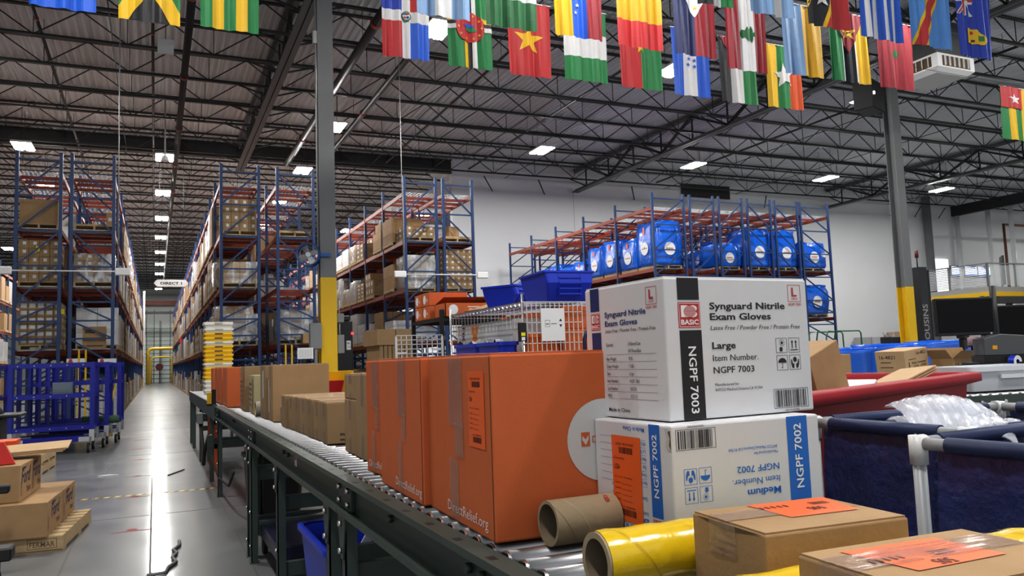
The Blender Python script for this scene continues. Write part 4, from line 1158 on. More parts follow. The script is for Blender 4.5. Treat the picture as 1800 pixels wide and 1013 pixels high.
D = [('green', rect(0,0,.30,1), 'cloth'), ('white', rect(.30,0,.35,1)+rect(.63,0,.68,1), 'cloth'), ('black', rect(.35,0,.63,1), 'cloth'), ('yellow', rect(.68,0,1,1), 'cloth'), ('dred', [[(0,1),(1,1),(.49,.42)]], 'triangle'), ('yellow', star(.5,.72,.20), 'star'), ('black', [[(.45,.69),(.57,.72),(.57,.74),(.45,.71)]], 'emblem')]
flag('green, black and yellow flag with red triangle and star', ((1463,139),(1528,150)), R1, D)
flag('plain dark red flag with small green star', ((1547,151),(1611,162)), R1, [('dred', rect(0,0,1,1), 'cloth'), ('dgreen', star(.5,.52,.15,k=.45), 'star')])
flag('black, white and green flag touching the top picture edge', ((1230,5),(1290,16)), R0, bands('black','white','green'))
flag('pale blue pleated flag touching the top picture edge', ((1317,21),(1396,33)), R0, bands('lblue','lblue','white','lblue'), amp=.05)
D = [('green', [[(0,.30),(.0,1),(.55,1)]], 'cloth'), ('red', [[(.42,0),(1,0),(1,1),(.97,1)]], 'cloth'), ('yellow', [[(0,.18),(.0,.32),(.60,1),(.52,1)][::-1], [(.34,0),(.44,0),(.99,1),(.91,1)]], 'cloth'), ('black', [[(0,0),(.35,0),(.92,1),(.58,1),(0,.24)]], 'cloth'), ('white', star(.36,.34,.17), 'star')]
flag('green, black and red diagonal flag with white star', ((1420,43),(1496,55)), R0, D)
flag('flag of blue and white upright stripes', ((1515,63),(1588,77)), R0, bands('royal','white','royal','white','royal','white','royal','white','royal'))
D = [('sky', rect(0,0,1,1), 'cloth'), ('yellow', [[(.04,0),(.34,0),(.94,1),(.64,1)]], 'stripe'), ('red', [[(.09,0),(.29,0),(.89,1),(.69,1)]], 'stripe')]
flag('sky blue flag with red and yellow diagonal', ((1605,77),(1674,89)), R0, D)
D = [('blue', rect(0,0,1,1), 'cloth'), ('white', rect(.12,.55,.26,1)+rect(0,.72,.46,.82)+[[(.0,.56),(.06,.55),(.46,.96),(.40,1)],[(.40,.55),(.46,.56),(.06,1),(.0,.96)]], 'cross'), ('red', rect(.16,.56,.23,1)+rect(0,.75,.46,.79)+[[(.02,.56),(.05,.56),(.44,.98),(.41,.98)]], 'cross'), ('yellow', [[(.26,.38),(.54,.38),(.72,.28),(.74,.24),(.66,.18),(.26,.18)]], 'shield'), ('green', rect(.54,.23,.66,.30), 'shield'), ('red', rect(.34,.31,.44,.35), 'shield'), ('black', rect(.34,.21,.46,.235), 'shield')]
flag('dark blue flag with small union cross and yellow shield', ((1688,96),(1751,108)), R0, D)
for Y, z, n in ((R2, 8.44, 'farthest'), (R1, 8.44, 'middle'), (R0, 8.44, 'nearest')):
    t = thing('flag_line', 'thin line carrying the %s row of flags' % n, 'rope', (0, Y, z))
    MB().cyl((-8, 0, 0), (26, 0, 0), .006, 5).build('rope', STEELD, t)
    for X in (-6, 2, 9, 16, 24): MB().cyl((X, 0, 0), (X, 0, 12.1-z), .004, 4).build('hanger', STEELD, t)

# ------------------------------------------------------------------ blue bagged loads
DISCW = mat('white bag disc', (.72, .73, .75), .35)
def blue_bag(x, y, z, w, d, h, label, side='front', seed=1, disc_at=(.55,.42), shared=None):
    rr = random.Random(seed)
    t = thing('bagged_load', label, 'bagged load', (x, y, z), 0, 'blue bagged loads in the rack')
    o = link('pallet', PAL, t); o.scale = (w, d/1.15, 1)
    rings = []; prof = ((.131,.0),(.2,.015),(.5,.03),(.8,.02),(.93,-.01),(1.0,-.03))
    P = [(i/4,0) for i in range(4)]+[(1,i/4) for i in range(4)]+[(1-i/4,1) for i in range(4)]+[(0,1-i/4) for i in range(4)]
    for q, e in prof:
        g = []
        for a, b in P:
            k = rr.uniform(-.022, .03)
            g.append((w*(.5+(a-.5)*(1+2*(e+k)/w)), d*(.5+(b-.5)*(1+2*(e+k)/d)), .131+(h-.131)*(q-.131)/.869 + (rr.uniform(-.05,.07) if q > .9 else 0)))
        rings.append(g)
    MB().loft(rings, 0, smooth=True).build('bag', BAGB, t)
    r = min(.25, h*.2)
    m = MB()
    if side in ('front', 'both'):
        m.disc((w*disc_at[0], -.055, h*disc_at[1]), r, (1,0,0), (0,0,1), 28)
        m.quad((w*disc_at[0]-r*.7, -.057, h*disc_at[1]-.02), (w*disc_at[0]+r*.6, -.057, h*disc_at[1]-.02), (w*disc_at[0]+r*.6, -.057, h*disc_at[1]+.03), (w*disc_at[0]-r*.7, -.057, h*disc_at[1]+.03), 1)
    if side in ('left', 'both'):
        m.disc((-.055, d*.5, h*.45), r, (0,-1,0), (0,0,1), 28)
        m.quad((-.057, d*.5+r*.7, h*.45-.02), (-.057, d*.5-r*.7, h*.45-.02), (-.057, d*.5-r*.7, h*.45+.02), (-.057, d*.5+r*.7, h*.45+.02), 1)
        m.quad((-.057, d*.55, h*.75), (-.057, d*.45, h*.75), (-.057, d*.45, h*.9), (-.057, d*.55, h*.9), 2)
    if m.f: m.build('logo_disc', [DISCW, mat('logo tan', (.45,.22,.10), .5), FLUO], t)
ZL = LD[1]
blue_bag(16.95, 24.2, ZL, 1.22, 1.12, 1.80, 'tallest blue bag at the near corner of the bag rack', 'both', 1)
blue_bag(18.58, 26.4, ZL, 1.0, 1.12, 1.15, 'blue bag set back in the second row of the bag rack', 'front', 2)
blue_bag(19.98, 24.25, ZL, 1.0, 1.12, 1.05, 'low blue bag in the third row of the bag rack', 'front', 3, (.5,.45))
blue_bag(21.35, 24.2, ZL, 1.12, 1.12, 1.62, 'tall blue bag in the fourth row of the bag rack', 'front', 5, (.55,.45))
blue_bag(22.75, 24.2, ZL, 1.12, 1.12, 1.62, 'tall blue bag in the fifth row of the bag rack', 'front', 6, (.55,.45))
blue_bag(24.15, 24.2, ZL, 1.28, 1.12, 1.20, 'lower blue bag at the right end of the bag rack', 'front', 7, (.55,.48))
blue_bag(24.15, 24.2, LD[0], 1.28, 1.12, 1.35, 'blue bag on the lower level at the right end', 'front', 8, (.55,.48))
blue_bag(20.7, 25.5, ZL, .3, .8, 1.3, 'narrow blue bag between the third and fourth rows', 'front', 9, (.5,.5))
hs = (1.30, 1.45, 1.35, .95, .80, 1.05, 1.05, .75, .70)
for k, h in enumerate(hs):
    y = 24+BAY*((k+1)//2)+(.1 if (k+1) % 2 == 0 else 1.35)
    blue_bag(16.92, y, ZL, 1.2, 1.1, h, 'blue bag on the left face of the bag rack, %s from the near corner' % ORD[k+1], 'left', 20+k)
for k, (a, b) in enumerate(DX[1:]):
    for j in range(3):
        if R.random() < .7: blue_bag(a+.06, 27.0+j*2.6, ZL, b-a-.12, 1.1, R.uniform(.8, 1.4), 'blue bag deep inside the bag rack, row %s bay %s' % (ORD[k+1], ORD[j+1]), 'none', 60+k*5+j)
# ------------------------------------------------------------------ fabric bins on pipe frames
MESHB = mat('navy mesh fabric', (.020, .034, .135), .30, alpha=.93, bump=.9, bscale=22, coat=.6, var=.35, scale=6)
SLEEVE = mat('navy sleeve', (.020, .034, .105), .5, var=.1, scale=20)
PVC = mat('white pipe fitting', (.72, .72, .70), .35)
PVCG = mat('grey white pipe', (.36, .37, .38), .4)
POLY = mat('clear air cushion film', (.80, .83, .90), .10, alpha=.50, bump=.5, bscale=30, coat=.7)
def pipe_bin(label, x, y, rz, w, d, h, r=.021):
    """open fabric bin: four posts, four sleeved top rails, fabric walls; origin far-left corner, w along x, d toward the viewer"""
    t = thing('fabric_bin', label, 'bin', (x, y, 0), rz)
    C_ = [(0,0), (w,0), (w,-d), (0,-d)]
    for a, b in C_:
        MB().cyl((a,b,.0), (a,b,h-.03), r, 16).build('post', PVCG, t)
        MB().cyl((a,b,h-.075), (a,b,h+.012), r*1.35, 16).cyl((a-.03 if a else a, b, h-.012), (a+.03 if not a else a, b, h-.012), r*1.3, 16).build('elbow', PVC, t)
    for i in range(4):
        p, q = Vector((*C_[i], h-.012)), Vector((*C_[(i+1) % 4], h-.012)); dv = (q-p).normalized()
        MB().cyl(p+dv*.025, q-dv*.025, r*.95, 14).build('rail_pipe', PVCG, t)
        MB().cyl(p+dv*.095, q-dv*.095, r*1.22, 16).build('rail_sleeve', SLEEVE, t)
        n = 10; rings = []; rr = random.Random(i*7+int(x*10)); nrm = Vector((-dv.y, dv.x, 0))
        for j in range(7):
            z = h-.03-(h-.10)*j/6
            rings.append([p+dv*(.06+((q-p).length-.12)*k/n)+nrm*(rr.uniform(-.012,.012)+.025*math.sin(PI*j/6)) + Vector((0,0,z-p.z)) for k in range(n+1)])
        MB().loft(rings, 0, close=False, cap0=False, cap1=False, smooth=True).build('fabric_wall', MESHB, t)
    MB().box(.03, w-.03, -d+.03, -.03, .08, .09).build('fabric_floor', MESHB, t)
    return t
HB = 1.06
a = at(1430, 738, Z=HB); b = at(1668, 761, Z=HB)
pipe_bin('navy fabric bin filled with clear air cushions behind the glove cases', a.x, a.y, 0.0, 1.15, a.y-b.y, HB)
e = at(1609, 773, Z=HB)
pipe_bin('navy fabric bin with white pipe corner at the right edge', e.x+.01, e.y, math.radians(4), 1.0, .85, HB, .020)
BX, BY, BDY = a.x, a.y, a.y-b.y
def air_cushion(label, px, Zp, w, l, rz, tilt, seed, n=7, dome=.05):
    """sheet of parallel air pillows: top and bottom skins"""
    p = at(px[0], px[1], Z=Zp); rr = random.Random(seed)
    NU, NV = n*6, 12; top = []; bot = []
    for j in range(NV+1):
        v = j/NV; a_ = []; b_ = []; pin = min(1, 8*v, 8*(1-v))
        for i in range(NU+1):
            u = i/NU; q = abs(math.sin(PI*n*u)); x = (u-.5)*w; y = (v-.5)*l
            z = dome*(1-(2*u-1)**2)*(.6+.4*math.sin(2*v+seed))-.05*(2*v-1)**2+rr.uniform(-.002,.002)
            a_.append((x, y, z+.002+.011*q*pin*rr.uniform(.75,1.1))); b_.append((x, y, z-.002-.009*q*pin))
        top.append(a_); bot.append(b_)
    m = MB(); m.loft(top, 0, close=False, cap0=False, cap1=False, smooth=True); m.loft([g[::-1] for g in bot], 0, close=False, cap0=False, cap1=False, smooth=True)
    o = m.build('air_cushion', POLY, None, p); o.rotation_euler = (tilt, .1, rz)
    return tag(o, label, 'air cushion', 'clear air cushions in the fabric bin')
air_cushion('clear air cushion sheet heaped highest in the fabric bin', (1668, 730), HB+.03, .34, .34, -.5, .30, 1, 9, .06)
air_cushion('clear air cushion sheet slumping toward the bin rim', (1652, 746), HB-.02, .34, .26, -.4, .18, 2, 8, .05)
air_cushion('clear air cushion strip curling over the near side of the bin', (1722, 738), HB+.02, .16, .34, -.75, .1, 3, 3)
air_cushion('clear air cushion strip lowest at the right of the bin', (1772, 747), HB-.02, .22, .26, -.6, .1, 4, 4)
air_cushion('clear air cushion sheet deep in the middle of the bin', (1690, 752), HB-.06, .45, .42, -.3, .05, 6, 9)

# ------------------------------------------------------------------ red tub and what lies in it
REDT = mat('red poly tub', (.34, .012, .022), .45, spec=.3, var=.08, scale=5)
ZR = 1.165
p0 = at(1432, 690, Z=ZR); p1 = at(1731, 653, Z=ZR)
dr = Vector((p1.x-p0.x, p1.y-p0.y, 0)); L = dr.length; yawr = math.atan2(dr.y, dr.x)
t = thing('red_tub', 'large red plastic tub with flared rim full of waste cartons', 'tub', (p0.x, p0.y, 0), yawr)
W_, x0 = 1.0, -.35
def rr_ring(a0, a1, b0, b1, z, r, n=5):
    g = []
    for cx, cy, s in ((a1-r, b0+r, -PI/2), (a1-r, b1-r, 0), (a0+r, b1-r, PI/2), (a0+r, b0+r, PI)):
        g += [(cx+r*math.cos(s+i*PI/2/n), cy+r*math.sin(s+i*PI/2/n), z) for i in range(n+1)]
    return g
wl = .004
MB().loft([rr_ring(x0+.18, L-.18, .16, W_-.16, .16, .06), rr_ring(x0+.07, L-.07, .07, W_-.07, ZR-.07, .07), rr_ring(x0+.068, L-.068, .068, W_-.068, ZR-.062, .07)], 0, cap1=False).build('body', REDT, t)
MB().loft([rr_ring(x0+.09, L-.09, .09, W_-.09, ZR-.07, .06), rr_ring(x0+.20, L-.20, .18, W_-.18, .20, .05)], 0, cap0=False).build('lining', REDT, t)
MB().loft([rr_ring(x0+.065, L-.065, .065, W_-.065, ZR-.075, .07), rr_ring(x0-.0, L, .0, W_, ZR-.055, .08), rr_ring(x0, L, .0, W_, ZR-.012, .08), rr_ring(x0+.02, L-.02, .02, W_-.02, ZR, .07), rr_ring(x0+.08, L-.08, .08, W_-.08, ZR-.002, .06), rr_ring(x0+.09, L-.09, .09, W_-.09, ZR-.07, .06)], 0, cap0=False, cap1=False, smooth=True).build('rim', REDT, t)
for cx in (x0+.4, L-.4):
    for cy in (.3, .7):
        MB().cyl((cx, cy-.02, .07), (cx, cy+.02, .07), .07, 16).build('caster', RUBBER, t)
        MB().box(cx-.04, cx+.04, cy-.035, cy+.035, .13, .16).build('caster_plate', CHROME, t)
RM = Matrix.Rotation(yawr, 3, 'Z')
def in_tub(px, s, z):
    """a point inside the tub below the rim"""
    q = at(px[0], px[1], Z=z); return q
def loose_box(label, x, y, z, size, rot, mt=KRAFT, name='waste_carton', lettering=None, open_top=False):
    t = thing(name, label, 'carton', (x, y, z), 0)
    t.rotation_euler = rot
    w, d, h = size
    if open_top:
        e = .006
        for q in ((0,w,0,e,0,h),(0,w,d-e,d,0,h),(0,e,e,d-e,0,h),(w-e,w,e,d-e,0,h),(0,w,0,d,-.004,0)): MB().box(*q).build('panel', mt, t)
        MB().add([(0,0,h),(w,0,h),(w*.95,-d*.35,h+d*.30),(w*.05,-d*.35,h+d*.30)], [(0,1,2,3)]).build('flap', mt, t)
        MB().add([(w,0,h),(w,d,h),(w+d*.3,d,h+d*.35),(w+d*.3,0,h+d*.35)], [(0,1,2,3)]).build('flap', mt, t)
        MB().add([(0,d,h),(0,0,h),(-d*.3,0,h+d*.35),(-d*.3,d,h+d*.35)], [(0,1,2,3)]).build('flap', mt, t)
        MB().add([(w,d,h),(0,d,h),(w*.02,d*1.2,h+d*.42),(w*.98,d*1.2,h+d*.42)], [(0,1,2,3)]).build('flap', mt, t)
    else:
        MB().box(0, w, 0, d, 0, h).build('shell', mt, t, bevel=.004)
    if lettering:
        for fc, tx in lettering:
            f = Face((0,0,0), (1,0,0), (0,0,1), w, h) if fc == 'f' else (Face(*LEFT(d), d, h) if fc == 'l' else Face((0,0,h), (1,0,0), (0,1,0), w, d))
            for (s, x_, y_, sz, wd_) in tx:
                if s == '-': f.rect(x_, y_, x_+wd_, y_+sz, 0, .001)
                else: f.text(s, x_, y_, sz, 0, width=wd_, bold=.01)
            f.build('lettering', [BLACKP], t)
    return t
def U(u_, v_, z): # tub coordinates -> world
    q = RM @ Vector((u_, v_, 0)); return (p0.x+q.x, p0.y+q.y, z)
loose_box('brown carton leaning upright at the left of the red tub', *U(1.00, .40, .88), (.30, .22, .44), (0, -.33, yawr-.15), KRAFT)
loose_box('pale torn carton flap sticking up beside the glove case', *U(.86, .66, .98), (.20, .05, .42), (0, -.40, yawr-.1), KRAFT3)
loose_box('white foam box tilted in the red tub', *U(1.20, .24, .965), (.20, .16, .13), (0, -.42, yawr+.1), mat('white foam', (.75,.76,.77), .6), 'foam_box')
t = thing('flattened_carton', 'flattened pale carton lying across the red tub', 'carton', U(1.58, .20, 1.10), 0); t.rotation_euler = (-.10, -.16, yawr-.05)
for k in range(3): MB().box(0, .52, 0, .22, .014*k, .014*k+.009).build('sheet', KRAFT3, t)
LT = [('l', [('16-4821', .05, .15, .05, .18), ('-', .06, .11, .008, .12), ('-', .05, .06, .008, .15)]), ('f', [('16-4821', .18, .17, .05, .16), ('-', .05, .13, .006, .12), ('Plastic Developer', .10, .085, .03, .22), ('CTR : STRP', .12, .05, .028, .20), ('-', .05, .05, .06, .012)])]
TZ = 1.05
p = at(1594, 655, Y=5.55)
loose_box('brown carton marked 16-4821 tilted behind the red tub', p.x, 5.55, TZ+.01, (.36, .34, .23), (.0, -.10, .05), KRAFT3, lettering=LT)
p = at(1676, 655, Y=5.35)
loose_box('open brown carton marked 16-4821 with raised flaps', p.x, 5.35, TZ+.005, (.50, .26, .14), (0, 0, -.10), KRAFT, lettering=[('f', [('16-4821', .30, .06, .055, .18), ('16-4821', .04, .06, .055, .18)])], open_top=True)
p = at(1476, 655, Y=5.6)
loose_box('plain brown carton standing behind the red tub', p.x, 5.6, TZ+.001, (.16, .20, .23), (0, 0, 0), KRAFT)
TAB = mat('grey work top', (.30,.31,.32), .5)
t = thing('work_table', 'work table with plain top hidden behind the red tub', 'table', (5.45, 5.2, 0), 0)
MB().box(0, 3.3, 0, .95, TZ-.04, TZ).build('table_top', TAB, t)
for x in (.1, 3.2):
    for y in (.1, .85): MB().box(x-.03, x+.03, y-.03, y+.03, 0, TZ-.04).build('leg', STEELG, t)

# blue lined bulk boxes beyond
def bulk_box(label, x, y, w, d, h, rz=0):
    t = thing('lined_bulk_box', label, 'bulk box', (x, y, 0), rz, 'bulk boxes lined with blue film')
    MB().box(.02, w-.02, .02, d-.02, 0, h-.02).build('box', KRAFT2, t)
    rr = random.Random(int(x*100)); rings = []
    for z, e in ((h*.25, .01), (h*.6, .02), (h-.03, .012), (h+.01, .02), (h+.0, -.06)):
        g = []
        for a, b in [(i/6,0) for i in range(6)]+[(1,i/5) for i in range(5)]+[(1-i/6,1) for i in range(6)]+[(0,1-i/5) for i in range(5)]:
            k = e+rr.uniform(-.012,.014); g.append((w*.5+(a-.5)*(w+2*k), d*.5+(b-.5)*(d+2*k), z+rr.uniform(-.012,.012)))
        rings.append(g)
    MB().loft(rings, 0, cap0=False, cap1=True, smooth=True).build('blue_liner', BAGB, t)
for k, (x, w) in enumerate(((7.0, .98), (8.02, 1.0), (9.06, 1.1), (10.2, 1.2))):
    bulk_box('blue lined bulk box behind the cartons, %s from the left' % ORD[k], x, 7.0+.05*k, w, 1.1, (1.29, 1.33, 1.36, 1.39)[k])

# monitors, printer, tote and second conveyor at right
SCR = mat('dark screen', (.004,.004,.005), .5, spec=.2)
def monitor(label, x, y, z, w, h, rz, pole):
    t = thing('monitor', label, 'monitor', (x, y, z), rz)
    MB().box(-w/2, w/2, -.02, .02, -h/2, h/2).build('housing', BLACKM, t, bevel=.006)
    MB().box(-w/2+.015, w/2-.015, -.0215, -.020, -h/2+.025, h/2-.015).build('screen', SCR, t)
    MB().box(-.05, .05, .02, .07, -.06, .06).build('mount', BLACKM, t)
    MB().box(w/2-.05, w/2-.035, -.0235, -.0215, -h/2+.008, -h/2+.018).build('power_light', PAPER, t)
    MB().cyl((pole, .10, -z+.985), (pole, .10, h/2+.1), .025, 10).build('pole', BLACKM, t); MB().bar((0, .07, 0), (pole, .10, 0), .04, .04).build('arm', BLACKM, t)
M1 = at(1694, 557, Y=4.35)
monitor('black monitor on an arm, left of the two at right', M1.x, 4.35, M1.z, .50, .31, math.radians(-22), .33)
M2 = at(1790, 565, Y=4.6)
monitor('black monitor partly cut by the right picture edge', M2.x, 4.6, M2.z, .62, .30, math.radians(-40), -.25)
PG = mat('printer grey plastic', (.10,.105,.11), .45)
pp = at(1765, 640, Y=4.15)
t = thing('label_printer', 'dark grey label printer with orange badge at the right', 'printer', (pp.x, 4.15, 1.24), math.radians(-35))
MB().loft([[(-.18, y, 0), (.20, y, 0), (.20, y, .10), (.12, y, .155), (-.05, y, .17), (-.18, y, .14)] for y in (-.12, .12)], 0).build('body', PG, t, bevel=.008, seg=2)
MB().box(-.19, .21, -.13, .13, -.05, 0).build('base', BLACKM, t); f = Face((-.18,-.12,0), (1,0,0), (0,0,1), .38, .17); f.rect(.06, .05, .095, .08, 0, .002); f.build('badge', [mat('amber badge', (.85,.40,.01), .4)], t)
t = thing('printer_stand', 'dark stand holding the label printer', 'stand', (pp.x, 4.15, 0), math.radians(-35)); MB().box(-.25, .25, -.18, .18, 1.15, 1.188).build('shelf', BLACKM, t); MB().box(-.04, .04, -.04, .04, 0, 1.15).build('post', BLACKM, t)
p = at(1785, 636, Y=4.0)
t = thing('tape_spool', 'blue and white spool hanging by the printer', 'spool', (p.x, 4.0, p.z)); MB().hollow((-.0,-.02,0), (.0,.03,0), .05, .02, 20, 0, 0, 1).build('spool', [TOTEB, PAPER], t)
p = at(1708, 600, Y=5.45); t = thing('alarm_beacon', 'clear and red beacon lamp behind the printer', 'beacon', (p.x, 5.45, p.z-.06)); MB().cyl((0,0,1.051-p.z+.06), (0,0,0), .012, 8).build('stem', BLACKM, t); MB().cyl((0,0,0), (0,0,.02), .045, 14).build('base', BLACKM, t); MB().cyl((0,0,.02), (0,0,.10), .045, 14, r2=.035).build('dome', mat('beacon glass', (.5,.35,.35), .15, alpha=.6), t); MB().box(.03, .12, -.04, .05, .03, .10).build('red_cap', REDP, t)
p = at(1693, 600, Y=5.7); t = thing('hand_scanner', 'black handheld scanner standing behind the open carton', 'scanner', (p.x, 5.7, p.z-.09)); MB().cyl((0,0,1.051-p.z+.09), (0,0,0), .012, 8).build('stem', BLACKM, t); MB().box(-.035,.035,-.03,.03,0,.12).build('grip', BLACKM, t, bevel=.01); MB().box(-.045,.045,-.05,.05,.12,.17).build('head', BLACKM, t, bevel=.012)
TW = mat('white tote plastic', (.70,.72,.75), .4)
def tote(label, x, y, z, w, d, h, rz, mt, lipm=None):
    t = thing('plastic_tote', label, 'tote', (x, y, z), rz)
    MB().loft([rr_ring(.03, w-.03, .03, d-.03, 0, .03), rr_ring(0.008, w-.008, .008, d-.008, h-.03, .035)], 0, cap1=False).build('body', mt, t)
    MB().loft([rr_ring(.012, w-.012, .012, d-.012, h-.03, .03), rr_ring(.036, w-.036, .036, d-.036, .006, .026)], 0, cap0=False).build('lining', mt, t)
    MB().loft([rr_ring(.01, w-.01, .01, d-.01, h-.035, .035), rr_ring(-.006, w+.006, -.006, d+.006, h-.033, .035), rr_ring(-.006, w+.006, -.006, d+.006, h, .035), rr_ring(.012, w-.012, .012, d-.012, h, .03), rr_ring(.012, w-.012, .012, d-.012, h-.03, .03)], 0, cap0=False, cap1=False).build('rim', lipm or mt, t)
    MB().box(w*.35, w*.65, -.004, .012, h*.50, h*.66).build('handle', mt, t)
    return t
p = at(1708, 690, Z=1.02)
tote('white plastic tote on the green conveyor at right', p.x, p.y, 1.02, .75, .40, .165, math.radians(-8), TW)
q = at(1706, 697, Z=1.0); rr2 = math.radians(-8)
t = thing('side_conveyor', 'green conveyor frame below the white tote', 'conveyor', (q.x, q.y, 0), rr2)
MB().box(-.1, 2.0, -.03, 0, .86, 1.0).build('side_rail', CONVG, t); MB().box(-.1, 2.0, .5, .53, .86, 1.0).build('side_rail', CONVG, t)
for k in range(24): MB().cyl((-.08+.085*k, .01, .985), (-.08+.085*k, .49, .985), .024, 12).build('roller', ROLLM, t)
for x in (.05, 1.0, 1.9): MB().box(x-.03, x+.03, -.02, .02, 0, .86).build('leg', CONVG, t); 
for k in range(9): MB().cyl((.05+.2*k, -.03, .96), (.05+.2*k, -.042, .96), .012, 6).build('bolt', CHROME, t)
# ------------------------------------------------------------------ shelving behind the conveyor
def wire_grid(mb, o, u, v, w, h, nu, nv, r=.003):
    o, u, v = Vector(o), Vector(u), Vector(v)
    for i in range(nu+1): mb.bar(o+u*(w*i/nu), o+u*(w*i/nu)+v*h, r*2, r*2)
    for j in range(nv+1): mb.bar(o+v*(h*j/nv), o+v*(h*j/nv)+u*w, r*2, r*2)
    return mb
WIREW = mat('white coated wire', (.72,.72,.72), .4)
sx, sy, sl, sw = 3.03, 6.42, 1.90, .85
t = thing('wire_shelving', 'chrome wire shelving unit carrying the two blue bins', 'shelf', (sx, sy, 0))
SHELF = t
for a in (0, sw):
    for b in (0, sl): MB().cyl((a, b, 0), (a, b, 1.93), .0135, 10).build('post', CHROME, t)
for z in (.25, 1.20, 1.86):
    m = MB()
    for q in (0, .035):
        for a in (0, sw): m.bar((a, 0, z-q), (a, sl, z-q), .008, .008)
        for b in (0, sl): m.bar((0, b, z-q), (sw, b, z-q), .008, .008)
    for k in range(38): y_ = sl*k/37; m.bar((0, y_, z), (sw, y_, z), .005, .005)
    for k in range(4): x_ = sw*k/3; m.bar((x_, 0, z-.006), (x_, sl, z-.006), .006, .006)
    for k in range(40):  # zigzag truss of the left edge
        y_ = sl*k/40; m.bar((0, y_, z-.035 if k % 2 else z), (0, y_+sl/40, z if k % 2 else z-.035), .004, .004)
    m.build('wire_shelf', CHROME, t)
wire_grid(MB(), (-.015, -.02, 1.2), (1,0,0), (0,0,1), .62, .66, 13, 7, .0032).build('wire_panel', WIREW, t)
wire_grid(MB(), (-.02, .05, 1.62), (0,1,0), (0,0,1), sl*.95, .2, 20, 2, .0028).build('wire_panel', CHROME, t)
f = Face((.17, -.03, 1.5), (1,0,0), (0,0,1), .24, .28)
t2 = thing('notice_sheet', 'white notice sheet with black arrows hung on the wire panel', 'paper', (sx, sy, 0))
f.rect(0, 0, .24, .30, 0, 0); f.frame(.04, .13, .09, .19, .002, 1, .001); f.text('AAA', .045, .15, .018, 1, bold=.03, lift=.001); f.rect(.10, .155, .16, .160, 1, .001); f.poly([(.185,.18),(.215,.18),(.20,.205)], 1, .001); f.poly([(.185,.15),(.20,.125),(.215,.15)], 1, .001); f.build('sheet', [PAPER, BLACKP], t2)
p = at(918, 584, Y=6.36); t = thing('wall_phone', 'black device with yellow label clipped to the shelf post', 'device', (p.x, 6.36, p.z)); MB().box(-.035,.035,-.02,.02,-.085,.085).build('body', BLACKM, t, bevel=.004); f = Face((-.035,-.02,-.085), (1,0,0), (0,0,1), .07, .17); f.rect(.015,.05,.055,.08,0,.001).rect(.018,.01,.052,.04,1,.001); f.build('label', [YLAB, PAPER], t)
def hopper(label, x, y, z, w, d, h, rz, mt=TOTEB):
    """stacking bin: flared walls, rolled rim, ribbed label panel on the end facing -y"""
    t = thing('stacking_bin', label, 'bin', (x, y, z), rz)
    MB().loft([rr_ring(.06, w-.06, .07, d-.05, 0, .02), rr_ring(.02, w-.02, -.02, d-.01, h*.62, .03), rr_ring(.0, w, .0, d, h, .03)], 0, cap1=False).build('body', mt, t)
    MB().loft([rr_ring(.012, w-.012, .012, d-.012, h, .025), rr_ring(.07, w-.07, .08, d-.06, .01, .02)], 0, cap0=False).build('lining', mt, t)
    MB().loft([rr_ring(-.012, w+.012, -.012, d+.012, h-.012, .035), rr_ring(-.012, w+.012, -.012, d+.012, h+.006, .035), rr_ring(.014, w-.014, .014, d-.014, h+.006, .025)], 0, cap0=False, cap1=False).build('rim', mt, t)
    for k in range(4): MB().bar((w*.28, -.022+.02*abs(k-2)*.2, h*(.25+.18*k)), (w*.72, -.022+.02*abs(k-2)*.2, h*(.25+.18*k)), .012, .012).build('rib', mt, t)
    for x_ in (.28, .72): MB().bar((w*x_, .03, h*.2), (w*x_, -.018, h*.62), .012, .012).bar((w*x_, -.018, h*.62), (w*x_, 0, h*.95), .012, .012).build('rib', mt, t)
    return t
def rot_bin(label, pxl, Y, w, d, h, rz):
    p = at(pxl[0], pxl[1], Y=Y); hopper(label, p.x, Y, 1.868, w, d, h, rz)
rot_bin('larger blue stacking bin on top of the wire shelving', (958, 527), 6.48, .52, .62, .285, math.radians(-3))
hopper('smaller blue stacking bin on the far end of the wire shelving', 3.40, 7.40, 1.868, .34, .42, .25, math.radians(32))
# courier carton and bins on the middle shelf
t = carton('courier_carton', 'white courier carton with purple and orange lettering', 'carton', 3.09, 6.78, 0, .4, 1.50, .52, mat('courier white', (.60,.60,.60), .5), z=1.212, bev=.004)
f = Face(*LEFT(1.50), 1.50, .52); f.text('Fed', .16, .50, .15, 0, rot=-PI/2, width=.17, bold=.03).text('Ex', .16, .32, .15, 1, rot=-PI/2, width=.12, bold=.03)
f.poly([(.40,.50),(.50,.50),(.66,.28),(.56,.28)], 1, .002); f.poly([(.56,.50),(.66,.50),(.50,.28),(.40,.28)], 1, .0025); f.rect(.33,.18,.37,.22,1,.002)
f.rect(.80, .34, 1.15, .48, 2, .002); f.build('lettering', [mat('courier purple', (.05,.02,.15), .5), mat('courier orange', (.75,.20,.02), .5), mat('pale sheet', (.72,.72,.72), .5)], t)
for k, (y_, w_) in enumerate(((7.20, .62), (6.62, .56))):
    tote('blue tote with crumpled wrap before the courier carton, %s' % ('left one','right one')[k], 2.865+.215, y_, 1.212, w_, .205, .30, PI/2, TOTEB)
    o = MB(); rr_ = random.Random(k+3); rings = []
    for i in range(7): rings.append([(2.89+.17*j/6, y_+.06+(w_-.12)*i/6, 1.47+rr_.uniform(-.02,.09)) for j in range(7)])
    o.loft(rings, 0, close=False, cap0=False, cap1=False); tag(o.build('wrap_scraps', mat('black and white film', (.45,.45,.46), .3, var=.9, scale=9)), 'crumpled black and white wrap in the %s blue tote' % ('left','right')[k], 'wrap')
MB().box(-.19, -.02, .1, sl, 1.195, 1.208).build('side_ledge', CHROME, SHELF)
